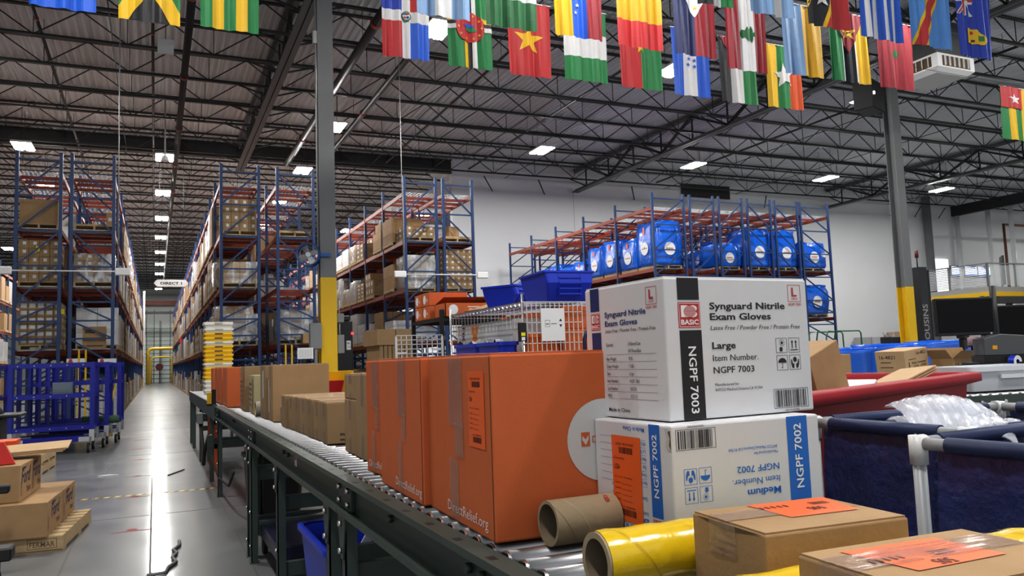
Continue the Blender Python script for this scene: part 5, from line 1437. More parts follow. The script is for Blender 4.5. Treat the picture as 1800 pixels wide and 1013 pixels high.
for b in (.15, sl-.1): MB().bar((-.18, b, 1.195), (-.01, b, .9), .012, .012).build('ledge_bracket', CHROME, SHELF)
tote('orange plastic bin standing at the shelf corner', 3.06+.36, 6.45, 1.212, .15, .34, .36, PI/2, mat('orange plastic', (.75,.16,.015), .4))
t = carton('orange_carton', 'orange carton behind the wire panel on the shelf', 'carton', 3.46, 6.48, 0, .36, .28, .40, ORANGE, z=1.212)
f = Face((0,0,0), (1,0,0), (0,0,1), .36, .4); f.mb.disc(f.p(.07,.12,.001), .07, f.u, f.v, 24, 0); f.build('logo_disc', [WHITEB], t)
carton('orange_carton', 'dark orange cartons stacked on the lower shelf', 'carton', 3.12, 7.0, 0, .6, 1.1, .42, ORANGE, z=.262)
t = carton('orange_carton', 'orange carton stacked on another behind the notice sheet', 'carton', 3.47, 6.49, 0, .35, .27, .22, ORANGE, z=1.615)
t = carton('orange_carton', 'long orange carton behind the white courier carton', 'carton', 3.52, 6.85, 0, .32, 1.2, .60, ORANGE, z=1.212)
# hand truck
t = thing('hand_truck', 'dark blue tubular cart handle beside the glove case', 'hand truck', (3.45, 6.05, 0))
MB().pipe([(0, 0, .3), (0, 0, 1.50), (.02, 0, 1.56), (.08, 0, 1.60), (.45, 0, 1.60), (.50, 0, 1.56), (.52, 0, 1.5), (.52, 0, .3)], .018, 10).build('handle', mat('navy enamel', (.012,.02,.07), .35), t)
MB().box(-.05, .57, -.3, .3, .22, .30).build('deck', BLACKM, t)
for a in (.03, .49):
    for b in (-.22, .22): MB().cyl((a-.02, b, .08), (a+.02, b, .08), .08, 14).build('caster', RUBBER, t); MB().box(a-.02, a+.02, b-.03, b+.03, .15, .22).build('fork', CHROME, t)
t = carton('kraft_sleeve', 'pale folded board standing on the blue cart', 'board', 3.52, 5.95, 8, .22, .06, .36, KRAFT3, z=1.16)
MB().box(0, .22, 0, .06, -.86, -.001).build('stand', KRAFT2, t)
# black shelf with orange cartons
bx, by = 3.04, 8.65
t = thing('black_shelving', 'black steel shelving holding small orange cartons', 'shelf', (bx, by, 0))
for a in (0, .9):
    for b in (0, 1.1): MB().box(a-.022, a+.022, b-.022, b+.022, 0, 1.95).build('post', BLACKM, t)
for z in (.3, 1.1, 1.86):
    m = MB().box(-.02, .92, -.02, .0, z-.04, z).box(-.02, .92, 1.1, 1.12, z-.04, z).box(-.02, 0, 0, 1.1, z-.04, z).box(.9, .92, 0, 1.1, z-.04, z)
    for k in range(26): m.bar((0, 1.1*k/25, z), (.9, 1.1*k/25, z), .006, .006)
    m.build('shelf', BLACKM, t)
t = thing('display_carton', 'large open orange display carton on the black shelving', 'carton', (bx+.03, by-.05, 1.865))
for q in ((0,.78,0,.008,0,.16),(0,.78,.38,.388,0,.16),(0,.008,0,.388,0,.16),(.772,.78,0,.388,0,.16),(0,.78,0,.388,0,.006)): MB().box(*q).build('panel', ORANGE, t)
MB().add([(.0,.39,.16),(.78,.39,.16),(.80,.10,.245),(.02,.10,.235)], [(0,1,2,3)]).build('lid', ORANGE, t)
f = Face((0,0,0), (1,0,0), (0,0,1), .78, .16); f.mb.disc(f.p(.10,.085,.001), .058, f.u, f.v, 24, 0); f.text('DirectRelief', .30, .06, .05, 0, width=.35, bold=.01); f.rect(.28,.11,.52,.12,0); f.build('print', [WHITEP], t)
for k, (y_, z_) in enumerate(((9.06, 0), (9.36, 0), (9.06, .165), (9.36, .165))):
    t = carton('orange_carton', 'small orange carton on black shelving, %s of the stack' % ('front lower','rear lower','front upper','rear upper')[k], 'carton', bx-.01, y_, 0, .5, .27, .16, ORANGE, z=1.865+z_, group='small orange cartons')
    f = Face(*LEFT(.27), .27, .16); f.mb.disc(f.p(.09,.08,.001), .055, f.u, f.v, 20, 0); f.text('4', .17, .05, .06, 0, bold=.03); f.build('print', [WHITEP], t)
t = thing('flattened_cartons', 'flattened brown cartons leaning between the two shelving units', 'cartons', (3.42, 8.45, 1.87)); t.rotation_euler = (0, -.30, .3)
for k in range(5): MB().rbox((.22, .12, .014*k+.01), (.5, .4, .010), .04*k).build('sheet', KRAFT2, t)
# white wire basket, brown carton stack, blue cage behind
bw = at(696, 591, Y=8.0)
t = thing('wire_basket', 'white wire grid panel standing behind the orange cartons', 'wire panel', (bw.x, 8.0, 0))
wire_grid(MB(), (0, 0, 1.30), (1,0,0), (0,0,1), .51, .335, 9, 7, .004).build('grid', WIREW, t)
for x_ in (0, .51): MB().bar((x_, 0, 0), (x_, 0, 1.62), .02, .02).build('leg', WIREW, t)
for x_, z_ in ((.06, 1.45), (.44, 1.48)): MB().box(x_-.05, x_+.05, -.012, .0, z_-.01, z_+.01).build('clip', WIREW, t)
t = thing('flat_carton_stack', 'upright bundle of dull brown flat cartons behind the wire grid', 'cartons', (2.80, 10.6, 0))
MB().box(.0, .52, 0, .8, 0, .14).build('pallet', PALLETW, t)
for k in range(8): MB().box(.02+.06*k, .02+.06*k+.05, .02, .75, .142, 1.60).build('bundle', KRAFT2, t)
for k in range(2): MB().box(-.02+.27*k, .24+.27*k, .0, .78, 1.602, 1.82).build('bundle', KRAFT2, t)
t = thing('blue_cage_cart', 'blue barred cart glimpsed between the shelving units', 'cart', (4.35, 10.4, 0))
for k in range(7): MB().box(.16*k, .16*k+.03, 0, .03, .2, 1.85).build('bar', CARTB, t)
for z in (.2, 1.0, 1.82): MB().box(0, 1.0, 0, .03, z, z+.05).build('rail', CARTB, t)
for x_ in (.05, .93): MB().cyl((x_, .0, .09), (x_, .03, .09), .09, 14).build('wheel', RUBBER, t)

# ------------------------------------------------------------------ around the left column
COLB = mat('grey switch box', (.24,.25,.25), .5)
t = thing('electrical_box', 'grey electrical box on the left face of the column', 'electrical box', (3.17, 17.90, 1.73)); MB().box(0, .26, 0, .18, 0, .58).build('case', COLB, t, bevel=.006); MB().box(.01, .25, -.006, 0, .01, .57).build('door', COLB, t); MB().box(.10,.16,.02,.08,-.35,-.001).build('conduit_fitting', COLB, t)
for k, (z, h) in enumerate(((2.33, .20), (1.62, .42))):
    t = thing('electrical_box', '%s grey box on the right face of the column' % ('small upper', 'larger lower')[k], 'electrical box', (3.82, 18.06, z)); MB().box(0, .15, 0, .14, 0, h).build('case', COLB, t, bevel=.004); MB().cyl((.06,.07,h), (.06,.07,h+.3), .015, 8).build('conduit', CONDUIT, t)
FANB = mat('fan blue enamel', (.015,.10,.36), .35)
p = at(541, 448, Y=18.0)
t = thing('drum_fan', 'round blue drum fan mounted beside the column', 'fan', (p.x+.02, 18.0, p.z), math.radians(-20))
n = 32
def ringpts(r, y): return [(r*math.cos(2*PI*i/n), y, r*math.sin(2*PI*i/n)) for i in range(n)]
MB().loft([ringpts(.27,-.14), ringpts(.25,0), ringpts(.27,.16), ringpts(.25,.16), ringpts(.235,0), ringpts(.25,-.14), ringpts(.27,-.14)], 0, cap0=False, cap1=False, smooth=True).build('drum', FANB, t)
MB().cyl((0,-.05,0), (0,.06,0), .06, 16).build('hub', GALV, t)
for k in range(4):
    a = k*PI/2+.4; ca, sa = math.cos(a), math.sin(a); ta = (-sa, ca)
    MB().add([(.05*ca-.05*ta[0], -.02, .05*sa-.05*ta[1]), (.05*ca+.05*ta[0], .02, .05*sa+.05*ta[1]), (.22*ca+.10*ta[0], .03, .22*sa+.10*ta[1]), (.22*ca-.06*ta[0], -.03, .22*sa-.06*ta[1])], [(0,1,2,3)]).build('blade', GALV, t)
for r in (.10, .17, .235): MB().pipe([(r*math.cos(2*PI*i/24), -.145, r*math.sin(2*PI*i/24)) for i in range(25)], .004, 5).build('guard_ring', GALV, t)
MB().bar((.25, .05, 0), (.47, .12, 0), .05, .08).build('arm', FANB, t)
t = thing('lift_truck', 'black lift truck mast with number plate behind the column', 'lift truck', (4.1, 19.6, 0)); MB().box(0, .42, 0, .5, .2, 2.45).box(.05,.36,.0,.4,2.45,2.58).build('body', BLACKM, t, bevel=.02)
f = Face((0,0,0), (1,0,0), (0,0,1), .42, 2.5); f.rect(.26,1.72,.37,1.95,0,.001); f.text('14', .275, 1.86, .07, 1, bold=.03, lift=.002).text('ToDo', .275, 1.78, .04, 1, lift=.002); f.build('number_plate', [PAPER, BLACKP], t)
MB().box(.38,.44,-.02,.02,2.10,2.16).build('red_lamp', mat('red indicator', (1,.03,.03), .4, emit=4), t)
for x_ in (.08, .34): MB().cyl((x_-.04,.25,.12), (x_+.04,.25,.12), .12, 16).build('wheel', RUBBER, t)
p = at(585, 680, Y=12.0); t = thing('yellow_tub', 'yellow plastic tub with red scoop by the column base', 'tub', (p.x-.25, 12.0, .9)); MB().loft([rr_ring(0,.55,0,.4,0,.06), rr_ring(-.03,.58,-.03,.43,.36,.07)], 0).build('tub', mat('yellow plastic', (.82,.50,.01), .35), t); MB().loft([rr_ring(.08,.36,-.10,-.04,.02,.02), rr_ring(.05,.40,-.14,-.04,.22,.02)], 0).build('scoop', mat('red plastic', (.55,.02,.03), .35), t); MB().box(-.1,.65,-.15,.5,-.9,-.002).build('stand', KRAFT2, t)
p = at(537, 627, Y=17.5); t = thing('notice_board', 'white printed notice board on the rack end left of the column', 'notice board', (p.x-.17, 17.5, p.z-.05)); f = Face((0,0,0), (1,0,0), (0,0,1), .34, .24)
MB().box(0,.34,.001,.02,0,.24).build('board', PAPER, t)
for i in range(7): f.rect(.03, .03+.026*i, .31, .033+.026*i, 0, .001)
for i in range(5): f.rect(.05+.06*i, .03, .053+.06*i, .2, 0, .001)
f.build('print', [mat('grey print', (.3,.3,.32), .6)], t); MB().box(.15,.19,.021,.05,-p.z+.05,.2).build('post', BLACKM, t)
for k, x_ in enumerate((502, 513)):
    p = at(x_, 606, Y=15.5); tag(MB().box(-.014,.014,-.014,.014,0,p.z).build('yellow_pole', YELLOW, None, (p.x, 15.5, 0)), '%s yellow pole standing before the centre rack' % ('left','right')[k], 'pole')
p = at(515, 641, Y=9.2); q = at(552, 641, Y=9.2)
t = thing('green_crate', 'bright green lid edge just above the large brown carton', 'crate', (p.x, 9.2, 0)); MB().box(0, q.x-p.x, 0, .3, p.z-.03, p.z).build('lid', mat('lime plastic', (.08,.75,.08), .4), t); MB().box(.01, q.x-p.x-.01, .01, .29, .0, p.z-.03).build('body', KRAFT2, t)
# tall nest of totes on the belt
YT = mat('yellow tote plastic', (.82,.52,.015), .4); WT = mat('cream tote plastic', (.72,.70,.64), .45)
z = .962; seq = 'WWWYYYWYYYYWYYWW'; hz = (2.10-z)/len(seq)
p = at(359, 571, Y=13.9); q = at(409, 571, Y=13.9); w_ = q.x-p.x
for k, c in enumerate(seq):
    e = .004*((k*7) % 3)
    tm = YT if c == 'Y' else WT
    t = thing('nested_tote', '%s nested tote, %s from the bottom of the tall stack' % ('yellow' if c == 'Y' else 'cream', (ORD+('thirteenth','fourteenth','fifteenth','sixteenth'))[k]), 'tote', (p.x+e, 13.9, z), 0, 'tall stack of nested totes')
    hh = hz-.002 if k < len(seq)-1 else hz*1.5
    MB().loft([rr_ring(.014,w_-.014,.014,.40,0,.03), rr_ring(.004,w_-.004,.004,.41,hh*.55,.03), rr_ring(-.008,w_+.008,-.008,.422,hh*.56,.03), rr_ring(-.008,w_+.008,-.008,.422,hh,.03)], 0).build('body', tm, t)
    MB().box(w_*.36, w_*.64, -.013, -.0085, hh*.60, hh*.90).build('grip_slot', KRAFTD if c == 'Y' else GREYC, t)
    z += hz
# ------------------------------------------------------------------ left foreground: pallet of cartons
PX, PY, PR = -1.532, 7.191, math.radians(-5.4)
t = thing('wooden_pallet', 'wooden pallet on the floor under the printed cartons', 'pallet', (PX, PY, 0), PR)
for i in range(8):
    a = .0+1.08*i/7; MB().box(-.1, .90, a, a+.12, .105, .12).build('deck_board', PALLETW, t)
for i in range(3):
    a = -.1+.95*i/2; MB().box(a, a+.05, 0, 1.2, .018, .105).build('stringer', PALLETW, t)
for i in (0, 4, 7):
    a = 1.08*i/7; MB().box(-.1, .90, a, a+.12, .0, .018).build('bottom_board', PALLETW, t)
MB().box(-.1, .90, -.012, 0, .02, .118).build('end_board', PALLETW, t)
f = Face((0,-.012,.0), (1,0,0), (0,0,1), .9, .12); f.frame(.66, .03, .86, .105, .004, 0); f.text('FERMAR', .675, .045, .055, 0, width=.17, bold=.01); f.build('stencil', [mat('stencil brown', (.14,.08,.05), .8)], t)
NAVI = mat('faded navy ink', (.03,.035,.09), .6)
def script_box(label, x, y, z, rz, w, d, h, m2=True):
    t = thing('printed_carton', label, 'carton', (x, y, z), rz, 'printed cartons on the pallet')
    MB().box(0, w, 0, d, 0, h).build('shell', KRAFT, t, bevel=.004)
    f = Face((w,0,0), (0,1,0), (0,0,1), d, h)
    c = d/2; ox = c-.17
    f.text('Ford', ox, h*.46, h*.58, 0, width=.32, bold=.02, shear=.25)
    f.poly([(ox-.01,h*.86),(ox+.06,h*.92),(ox+.17,h*.90),(ox+.22,h*.96),(ox+.15,h*.84),(ox+.05,h*.85)], 0)
    f.rect(ox+.33, h*.70, ox+.36, h*.72, 0); f.text('TDAX', c+.03, h*.17, h*.20, 0, width=.16, bold=.02)
    for k in (0, 1, 2): f.frame(.035, h*(.16+.13*k), .065, h*(.27+.13*k), .006, 0)
    f.build('print', [NAVI], t)
    f = Face((0,0,0), (1,0,0), (0,0,1), w, h); tape_strip(f, w*.55, h*.58, w*.60, h, seed=2); f.build('packing_tape', [TAPE], t)
    return t
script_box('lower front printed carton on the pallet', -1.60, 7.124, .1215, math.radians(-3.6), .86, .67, .262)
script_box('lower rear printed carton on the pallet', -1.555, 7.80, .1215, math.radians(-3.6), .86, .60, .262)
script_box('upper front printed carton on the stack', -1.838, 7.23, .3855, math.radians(-2.8), .90, .44, .280)
script_box('upper rear printed carton on the stack', -1.815, 7.68, .3855, math.radians(-2.8), .90, .40, .280)
t = thing('flattened_cartons', 'flattened brown cartons lying on top of the stack', 'cartons', (-1.75, 7.68, .675), PR+.1)
for k in range(3): MB().box(0, 1.05+.02*k, 0, .36, .012*k, .012*k+.009).build('sheet', KRAFT3, t)
t.rotation_euler = (.10, -.03, PR+.10)
p = at(12, 795, Y=7.32); t = thing('tape_gun', 'red tool with white label on the left carton', 'tool', (p.x-.03, 7.32, .668), .2); MB().loft([[(-.10,-.05,0),(.09,-.05,0),(.09,.05,0),(-.10,.05,0)], [(-.10,-.03,.18),(.01,-.03,.18),(.01,.03,.18),(-.10,.03,.18)]], 0).build('body', mat('red enamel', (.55,.03,.02), .4), t, bevel=.006); MB().add([(.088,-.03,.02),(.088,.03,.02),(.018,.025,.165),(.018,-.025,.165)], [(0,1,2,3)]).build('label', PAPER, t)
p = at(12, 758, Y=8.3); t = thing('orange_crate', 'orange plastic crate edge at the left picture side', 'crate', (p.x-.3, 8.3, .62)); MB().loft([rr_ring(0,.36,0,.3,0,.03), rr_ring(-.01,.37,-.01,.31,.16,.03)], 0).build('crate', mat('orange crate plastic', (.75,.10,.02), .4), t); MB().box(.0,.35,.0,.3,-.62,-.002).build('stand', KRAFT2, t)
p = at(0, 725, Y=9.5); t = thing('black_cart', 'black cart top cut by the left picture edge', 'cart', (p.x-.75, 9.5, 0)); MB().box(0,.92,0,.5,.93,.97).build('top', BLACKM, t, bevel=.01); MB().box(.0,.75,.05,.45,.35,.92).build('body', BLACKM, t)
for x_ in (.1,.7): MB().cyl((x_,.2,.08),(x_,.26,.08),.08,14).build('wheel', RUBBER, t); MB().box(x_-.03,x_+.03,.2,.26,.16,.35).build('fork', BLACKM, t)
MB().cyl((.62,.2,.97),(.62,.2,1.08),.14,18,r2=.09).build('lid', mat('dark grey plastic', (.05,.055,.06), .4), t)
p = at(0, 975, Y=5.9); t = thing('hand_pallet_jack', 'black pallet jack end at the lower left corner', 'pallet jack', (p.x-.55, 5.75, 0)); MB().box(0,.63,0,.16,.23,.31).build('fork', BLACKM, t, bevel=.01); MB().cyl((.50,.08,.08),(.56,.08,.08),.08,16).build('wheel', RUBBER, t); MB().box(.48,.56,.05,.11,.1,.23).build('bracket', BLACKM, t)
p = at(10, 858, Y=6.7); t = thing('pump_lever', 'black handle poking in above the left carton', 'lever', (p.x-.25, 6.7, .0)); MB().box(0,.27,0,.08,.52,.58).build('grip', BLACKM, t, bevel=.01); MB().box(.0,.2,.01,.07,.58,.68).build('head', BLACKM, t, bevel=.01); MB().box(.02,.08,.02,.06,0,.52).build('post', BLACKM, t)
t = thing('wooden_pallet', 'second wooden pallet half hidden behind the printed cartons', 'pallet', (at(106,832,Z=0).x-1.22, at(106,832,Z=0).y, 0), -.05)
for z_ in (0, .14): link('pallet', PAL, t, (0, 0, z_))
MB().box(.86,.92,.10,.16,.272,.36).build('yellow_strap', YELLOW, t)

# blue nesting carts
PERF = mat('perforated zinc', (.55,.56,.57), .4, metal=.6)
def blue_cart(label, x, y, w=1.22, d=.75, h=1.56, sh=True):
    t = thing('blue_cart', label, 'cart', (x, y, 0), math.radians(-2), 'blue nesting carts')
    for a in (0, w):
        for b in (0, d):
            MB().box(a-.035, a+.035, b-.03, b+.03, .36, h).build('post', CARTB, t)
    m = MB()
    for a in (.14, .30, .44): MB().box(a, a+.04, d-.03, d, .40, h-.06).build('slat', CARTB, t)
    for z in (.40, .95, h-.08) if sh else (.40, 1.15, h-.08):
        for b in (0, d): MB().box(0, w, b-.018, b+.018, z, z+.075).build('rail', CARTB, t)
        for a in (0, w): MB().box(a-.018, a+.018, 0, d, z, z+.06).build('rail', CARTB, t)
    MB().box(0, w, 0, d, .405, .43).build('deck', mat('dark deck', (.02,.02,.03), .5), t)
    if sh: MB().box(0, w, 0, d, .955, .975).build('deck', MATS['dark deck'], t)
    MB().box(0, w, -.02, .02, .20, .30).box(0, w, d-.02, d+.02, .20, .30).build('base_rail', CARTB, t)
    for a in (0, w):
        for b in (0, d):
            MB().box(a-.04, a+.04, b-.034, b-.0305, .20, .40).box(a-(.20 if a else 0), a+(0 if a else .20), b-.034, b-.0305, .20, .28).build('corner_plate', PERF, t)
            MB().cyl((a-.02-.05, b, .085), (a+.02-.05, b, .085), .085, 16).build('wheel', RUBBER, t); MB().cyl((a-.024-.05, b, .085), (a+.024-.05, b, .085), .045, 12).build('wheel_hub', PERF, t)
            MB().add([(a-.03-.05, b-.03, .10), (a-.03-.05, b+.03, .10), (a-.03, b+.05, .20), (a-.03, b-.05, .20)], [(0,1,2,3)]).add([(a+.03-.05, b-.03, .10), (a+.03-.05, b+.03, .10), (a+.03, b+.05, .20), (a+.03, b-.05, .20)], [(0,1,2,3)]).build('caster_fork', CHROME, t)
    rr_ = random.Random(int(y*10))
    for z in (.44, .99, h-.045):
        for k in range(5): MB().cyl((.1+w*.2*k, -.018, z), (.1+w*.2*k, -.024, z), .011, 6).build('rivet', PERF, t)
    return t
blue_cart('nearest blue steel cart with three tiers of rails', -2.20, 15.55)
blue_cart('second blue steel cart nested behind the nearest', -2.02, 16.45, sh=False)
blue_cart('third blue steel cart, rightmost and farthest of the nest', -1.85, 17.35, sh=False)
blue_cart('blue steel cart cut by the left picture edge', -3.62, 15.8, w=1.2)
t = thing('grey_bin', 'grey box riding inside the nest of blue carts', 'box', (-1.62, 15.85, .977)); MB().box(0,.3,0,.25,0,.24).build('box', mat('slate grey board', (.16,.20,.24), .6), t, bevel=.005)
t = thing('green_mat', 'rolled green mat lying inside the blue carts', 'mat', (-1.22, 16.6, .432)); MB().cyl((0,0,.07), (.62,0,.06), .07, 12).build('roll', mat('green mat', (.05,.10,.055), .9), t)
for k, (x_, y0_, y1_) in enumerate(((139, 615, 715), (151, 615, 715))):
    p = at(x_, y0_, Y=19.5); tag(MB().box(-.018,.018,-.018,.018,0,p.z).build('yellow_pole', YELLOW, None, (p.x, 19.5, 0)), '%s yellow pole behind the blue carts' % ('left','right')[k], 'pole')
p = at(187, 728, Y=18.4); t = thing('yellow_shovel', 'yellow long handled shovel leaning by the carts', 'shovel', (p.x, 18.4, 0)); MB().bar((0,0,.28),(.22,.1,1.45),.03,.03).build('handle', YELLOW, t); MB().add([(-.12,0,.05),(.12,0,.05),(.10,.03,.30),(-.10,.03,.30),(-.12,.03,.05),(.12,.03,.05),(.10,.05,.30),(-.10,.05,.30)], [(0,1,2,3),(7,6,5,4),(0,4,5,1),(3,2,6,7)]).build('blade', YELLOW, t)
for k, x_ in enumerate((122, 180)):
    p = at(x_, 634, Y=21.5); t = thing('aisle_sign', '%s white and red safety card on the left rack end' % ('left','right')[k], 'sign', (p.x-.16, 22.6, p.z-.1)); MB().box(0,.42,0,.02,0,.16).build('card', PAPER, t); f = Face((0,0,0),(1,0,0),(0,0,1),.42,.16); f.poly([(.02,.01),(.16,.01),(.12,.15),(.06,.15)], 0); f.build('print', [REDP], t); MB().box(.2,.22,.021,.04,-p.z+.1,.1).build('post', STEELG, t)

# hanging bars across the rack ends
for X0, X1, Z, lb in ((-3.55, -.80, 4.07, 'left'), (6.95, 9.72, 4.10, 'middle')):
    t = thing('hanging_bar', 'white hanging bar with two boxes before the %s rack end' % lb, 'sensor bar', (X0, 23.55, Z))
    L_ = X1-X0; MB().cyl((0,0,0),(L_,0,.01),.018,8).build('bar', PAPER, t)
    for x_ in (0, L_): MB().box(x_-.19, x_+.19, -.06, .06, -.10, .10).build('end_box', PAPER, t, bevel=.02)
    xx = L_-.12 if lb == 'left' else .12
    MB().cyl((xx,0,.02),(xx,0,12.165-Z),.014,6).build('cable', CONDUIT, t)
t = thing('hanging_camera', 'white camera dome on a long rod above the aisle', 'camera', (.33, 33.0, 9.55)); MB().cyl((0,0,.2),(0,0,2.6),.03,8).build('rod', CONDUIT, t); MB().cyl((0,0,0),(0,0,.2),.16,16,r2=.10).build('dome', PAPER, t)
t = thing('junction_panel', 'small white panel under the roof above the aisle', 'panel', (.25, 24.6, 10.9)); MB().box(-.22,.22,-.03,.03,-.2,.25).build('panel', PAPER, t); MB().cyl((0,0,.25),(0,0,1.2),.01,6).build('hanger', STEELD, t)
p = at(301, 498, Y=38.0); t = thing('aisle_sign', 'white arrow shaped sign hanging over the aisle', 'sign', (p.x, 38.0, p.z)); w_, h_ = .72, .16
MB().loft([[(x_, y_, z_) for x_, z_ in ((-w_,0),(-w_*.8,-h_),(w_*.8,-h_),(w_,0),(w_*.8,h_),(-w_*.8,h_))] for y_ in (0, .04)], 0).build('panel', PAPER, t)
f = Face((-w_,0,-h_),(1,0,0),(0,0,1),2*w_,2*h_); f.text('DIRECT 1', .28, .10, .16, 0, width=.88, bold=.03); f.build('lettering', [BLACKP], t)
for x_ in (-.5,.5): MB().cyl((x_,.02,h_),(x_,.02,12.165-p.z),.01,5).build('cable', STEELD, t)
# guard frame, shutters and wall at the end of the aisle
def guard(label, x0, x1, y, h, r):
    t = thing('guard_frame', label, 'guard frame', (0, y, 0)); c = .45; P_ = [(x0,0,0),(x0,0,h-c)]+[(x0+c-c*math.cos(a*PI/12),0,h-c+c*math.sin(a*PI/12)) for a in range(1,7)]+[(x1-c+c*math.sin(a*PI/12),0,h-c+c*math.cos(a*PI/12)) for a in range(0,6)]+[(x1,0,h-c),(x1,0,0)]
    MB().pipe(P_, r, 8).build('frame', YELLOW, t)
guard('large yellow guard frame at the end of the aisle', -.62, 2.05, 90, 3.72, .155)
guard('smaller yellow guard frame beyond the large one', -.35, 1.75, 96, 2.95, .09)
SHUT = mat('pale shutter', (.62,.68,.64), .5)
dd = struct(MB().box(-1.4, 2.8, 103.6, 103.95, 0, 6.8).build('door_1', SHUT))
for k in range(14): MB().box(-1.4, 2.8, 103.55, 103.6, .5*k, .5*k+.05).build('slat', STEELG, dd)
for x_ in (-.9,-.1,.5,.62,1.6,2.3): MB().box(x_, x_+.07, 100.0, 100.1, 0, 8.5 if x_ not in (.5,.62) else 7.2).build('bar', STEELD, dd)
MB().box(-1.2,2.6,99.98,100.1,8.0,8.3).build('bar', STEELD, dd); MB().box(-2.4,3.6,103.0,103.4,9.3,9.8).build('lintel', RACKR, dd)
tag(MB().cyl((.48,97.5,1.85),(.48,97.55,1.85),.42,8).box(.45,.51,97.56,97.62,0,1.9).build('stop_sign', mat('dull maroon sign', (.12,.02,.03), .6)), 'round dark red sign at the end of the aisle', 'sign')
tag(MB().box(0,.25,0,.1,0,.35).build('red_sign', mat('bright red panel', (.8,.05,.06), .5), None, (1.60, 60.0, 3.3)), 'small red panel on the right aisle rack far away', 'sign')
tag(MB().box(-1.02,-.85,82,82.3,0,9).build('white_post', WALLM), 'white corner post where the left aisle rack ends', 'post')

# floor markings and litter
t = thing('floor_tape', 'yellow and black striped tape across the aisle floor', 'floor tape', (0, 9.78, 0), math.radians(-2)); n = 26
for k in range(n):
    a = -.78+1.40*k/n; MB().add([(a,-.035,.001),(a+1.40/n,-.035,.001),(a+1.40/n+.03,.035,.001),(a+.03,.035,.001)], [(0,1,2,3)]).build('stripe', YELLOW if k % 2 else BLACKM, t)
t = thing('floor_tape', 'pale yellow tape line farther down the aisle', 'floor tape', (0, 18.6, 0)); MB().box(-.8,.55,-.035,.035,0,.001).build('stripe', mat('worn yellow tape', (.55,.45,.18), .6), t)
REDM = mat('red floor paint', (.34,.05,.05), .6, var=.3, scale=30)
for k, (x_, y_) in enumerate(((-.17,7.61),(-.188,9.62),(-.194,11.5),(-.20,13.6),(-.21,15.5),(-.218,17.5))):
    t = thing('floor_mark', 'red painted mark on the aisle floor, %s from the viewer' % ORD[k], 'floor mark', (x_, y_, 0), 0, 'red marks down the aisle')
    MB().box(-.16,.16,-.012,.012,0,.0012).build('line', REDM, t); MB().disc((0,.07,.0012), .045, (1,0,0), (0,1,0), 14).build('spot', REDM, t)
MB_ = MB().pipe([at(x_, y_, Z=.012) for x_, y_ in ((258,1012),(290,1007),(295,998),(310,988),(303,980),(311,972),(304,967),(316,958),(315,951))], .012, 6)
tag(MB_.build('strap_scrap', mat('grey strap', (.20,.20,.20), .5)), 'curled grey strap lying on the concrete floor', 'strap')
p = at(186, 836, Z=.01); tag(MB().loft([[(-.09,-.02,0),(.02,-.03,0),(.16,0,0),(.02,.03,0),(-.09,.02,0)],[(-.09,-.02,.01),(.02,-.03,.015),(.16,0,.008),(.02,.03,.015),(-.09,.02,.01)]], 0).build('paper_scrap', PAPER, None, (p.x, p.y, .001)), 'white paper scrap on the floor left of the aisle', 'paper')
p = at(310, 830, Z=.01); tag(MB().bar((-.10,-.25,.008),(.10,.25,.008),.02,.012).build('strap_scrap', mat('dark strap', (.12,.12,.11), .5), None, (p.x, p.y, 0)), 'short dark strip lying on the floor near the conveyor', 'strap')

# ------------------------------------------------------------------ under the conveyor
p = at(562, 950, X=.72); 
t = thing('recycling_bin', 'blue plastic bin standing under the conveyor', 'bin', (.665, 3.42, 0))
MB().loft([rr_ring(.05,.50,.05,.65,0,.04), rr_ring(0,.55,0,.70,.56,.05)], 0, cap1=False).build('body', TOTEB, t); MB().loft([rr_ring(.01,.54,.01,.69,.56,.05), rr_ring(.06,.49,.06,.64,.02,.04)], 0, cap0=False).build('lining', TOTEB, t)
MB().loft([rr_ring(-.015,.565,-.015,.715,.545,.05), rr_ring(-.015,.565,-.015,.715,.57,.05), rr_ring(.012,.538,.012,.688,.57,.05)], 0, cap0=False, cap1=False).build('rim', TOTEB, t)
o = tag(MB().box(-.02,.02,-.004,.004,0,.28).build('paper_strip', PAPER, None, (.80, 3.55, .46)), 'white paper strip sticking out of the blue bin', 'paper'); o.rotation_euler = (.2,.5,.2)
t = thing('platform_cart', 'dark platform cart parked under the conveyor', 'cart', (.68, 5.05, 0)); MB().box(0,.75,0,1.15,.17,.26).build('platform', mat('dark navy deck', (.012,.014,.035), .3), t, bevel=.01)
for a in (.06,.68):
    for b in (.06,1.08): MB().cyl((a-.015,b,.065),(a+.015,b,.065),.065,14).build('caster', RUBBER, t); MB().box(a-.02,a+.02,b-.03,b+.03,.12,.17).build('fork', CHROME, t)
for a in (.04,.71): MB().cyl((a,1.1,.26),(a,1.1,.88),.014,8).build('upright', BLACKM, t)
t = thing('black_bin', 'black waste bin under the conveyor beyond the dark cart', 'bin', (.70, 6.75, 0)); MB().loft([rr_ring(.04,.40,.04,.5,0,.04), rr_ring(0,.44,0,.54,.62,.05)], 0).build('body', BLACKM, t); MB().loft([rr_ring(-.015,.455,-.015,.555,.60,.05), rr_ring(-.015,.455,-.015,.555,.63,.05)], 0).build('rim', BLACKM, t)
t = thing('orange_stand', 'orange steel frame under the far end of the conveyor', 'stand', (.70, 11.3, 0))
for a in (0,.5):
    for b in (0,.9): MB().box(a,a+.07,b,b+.07,0,.70).build('leg', mat('orange enamel', (.62,.10,.02), .4), t)
MB().box(0,.57,0,.97,.30,.36).build('shelf', MATS['orange enamel'], t); MB().box(0,.57,0,.97,.62,.70).build('shelf', MATS['orange enamel'], t)

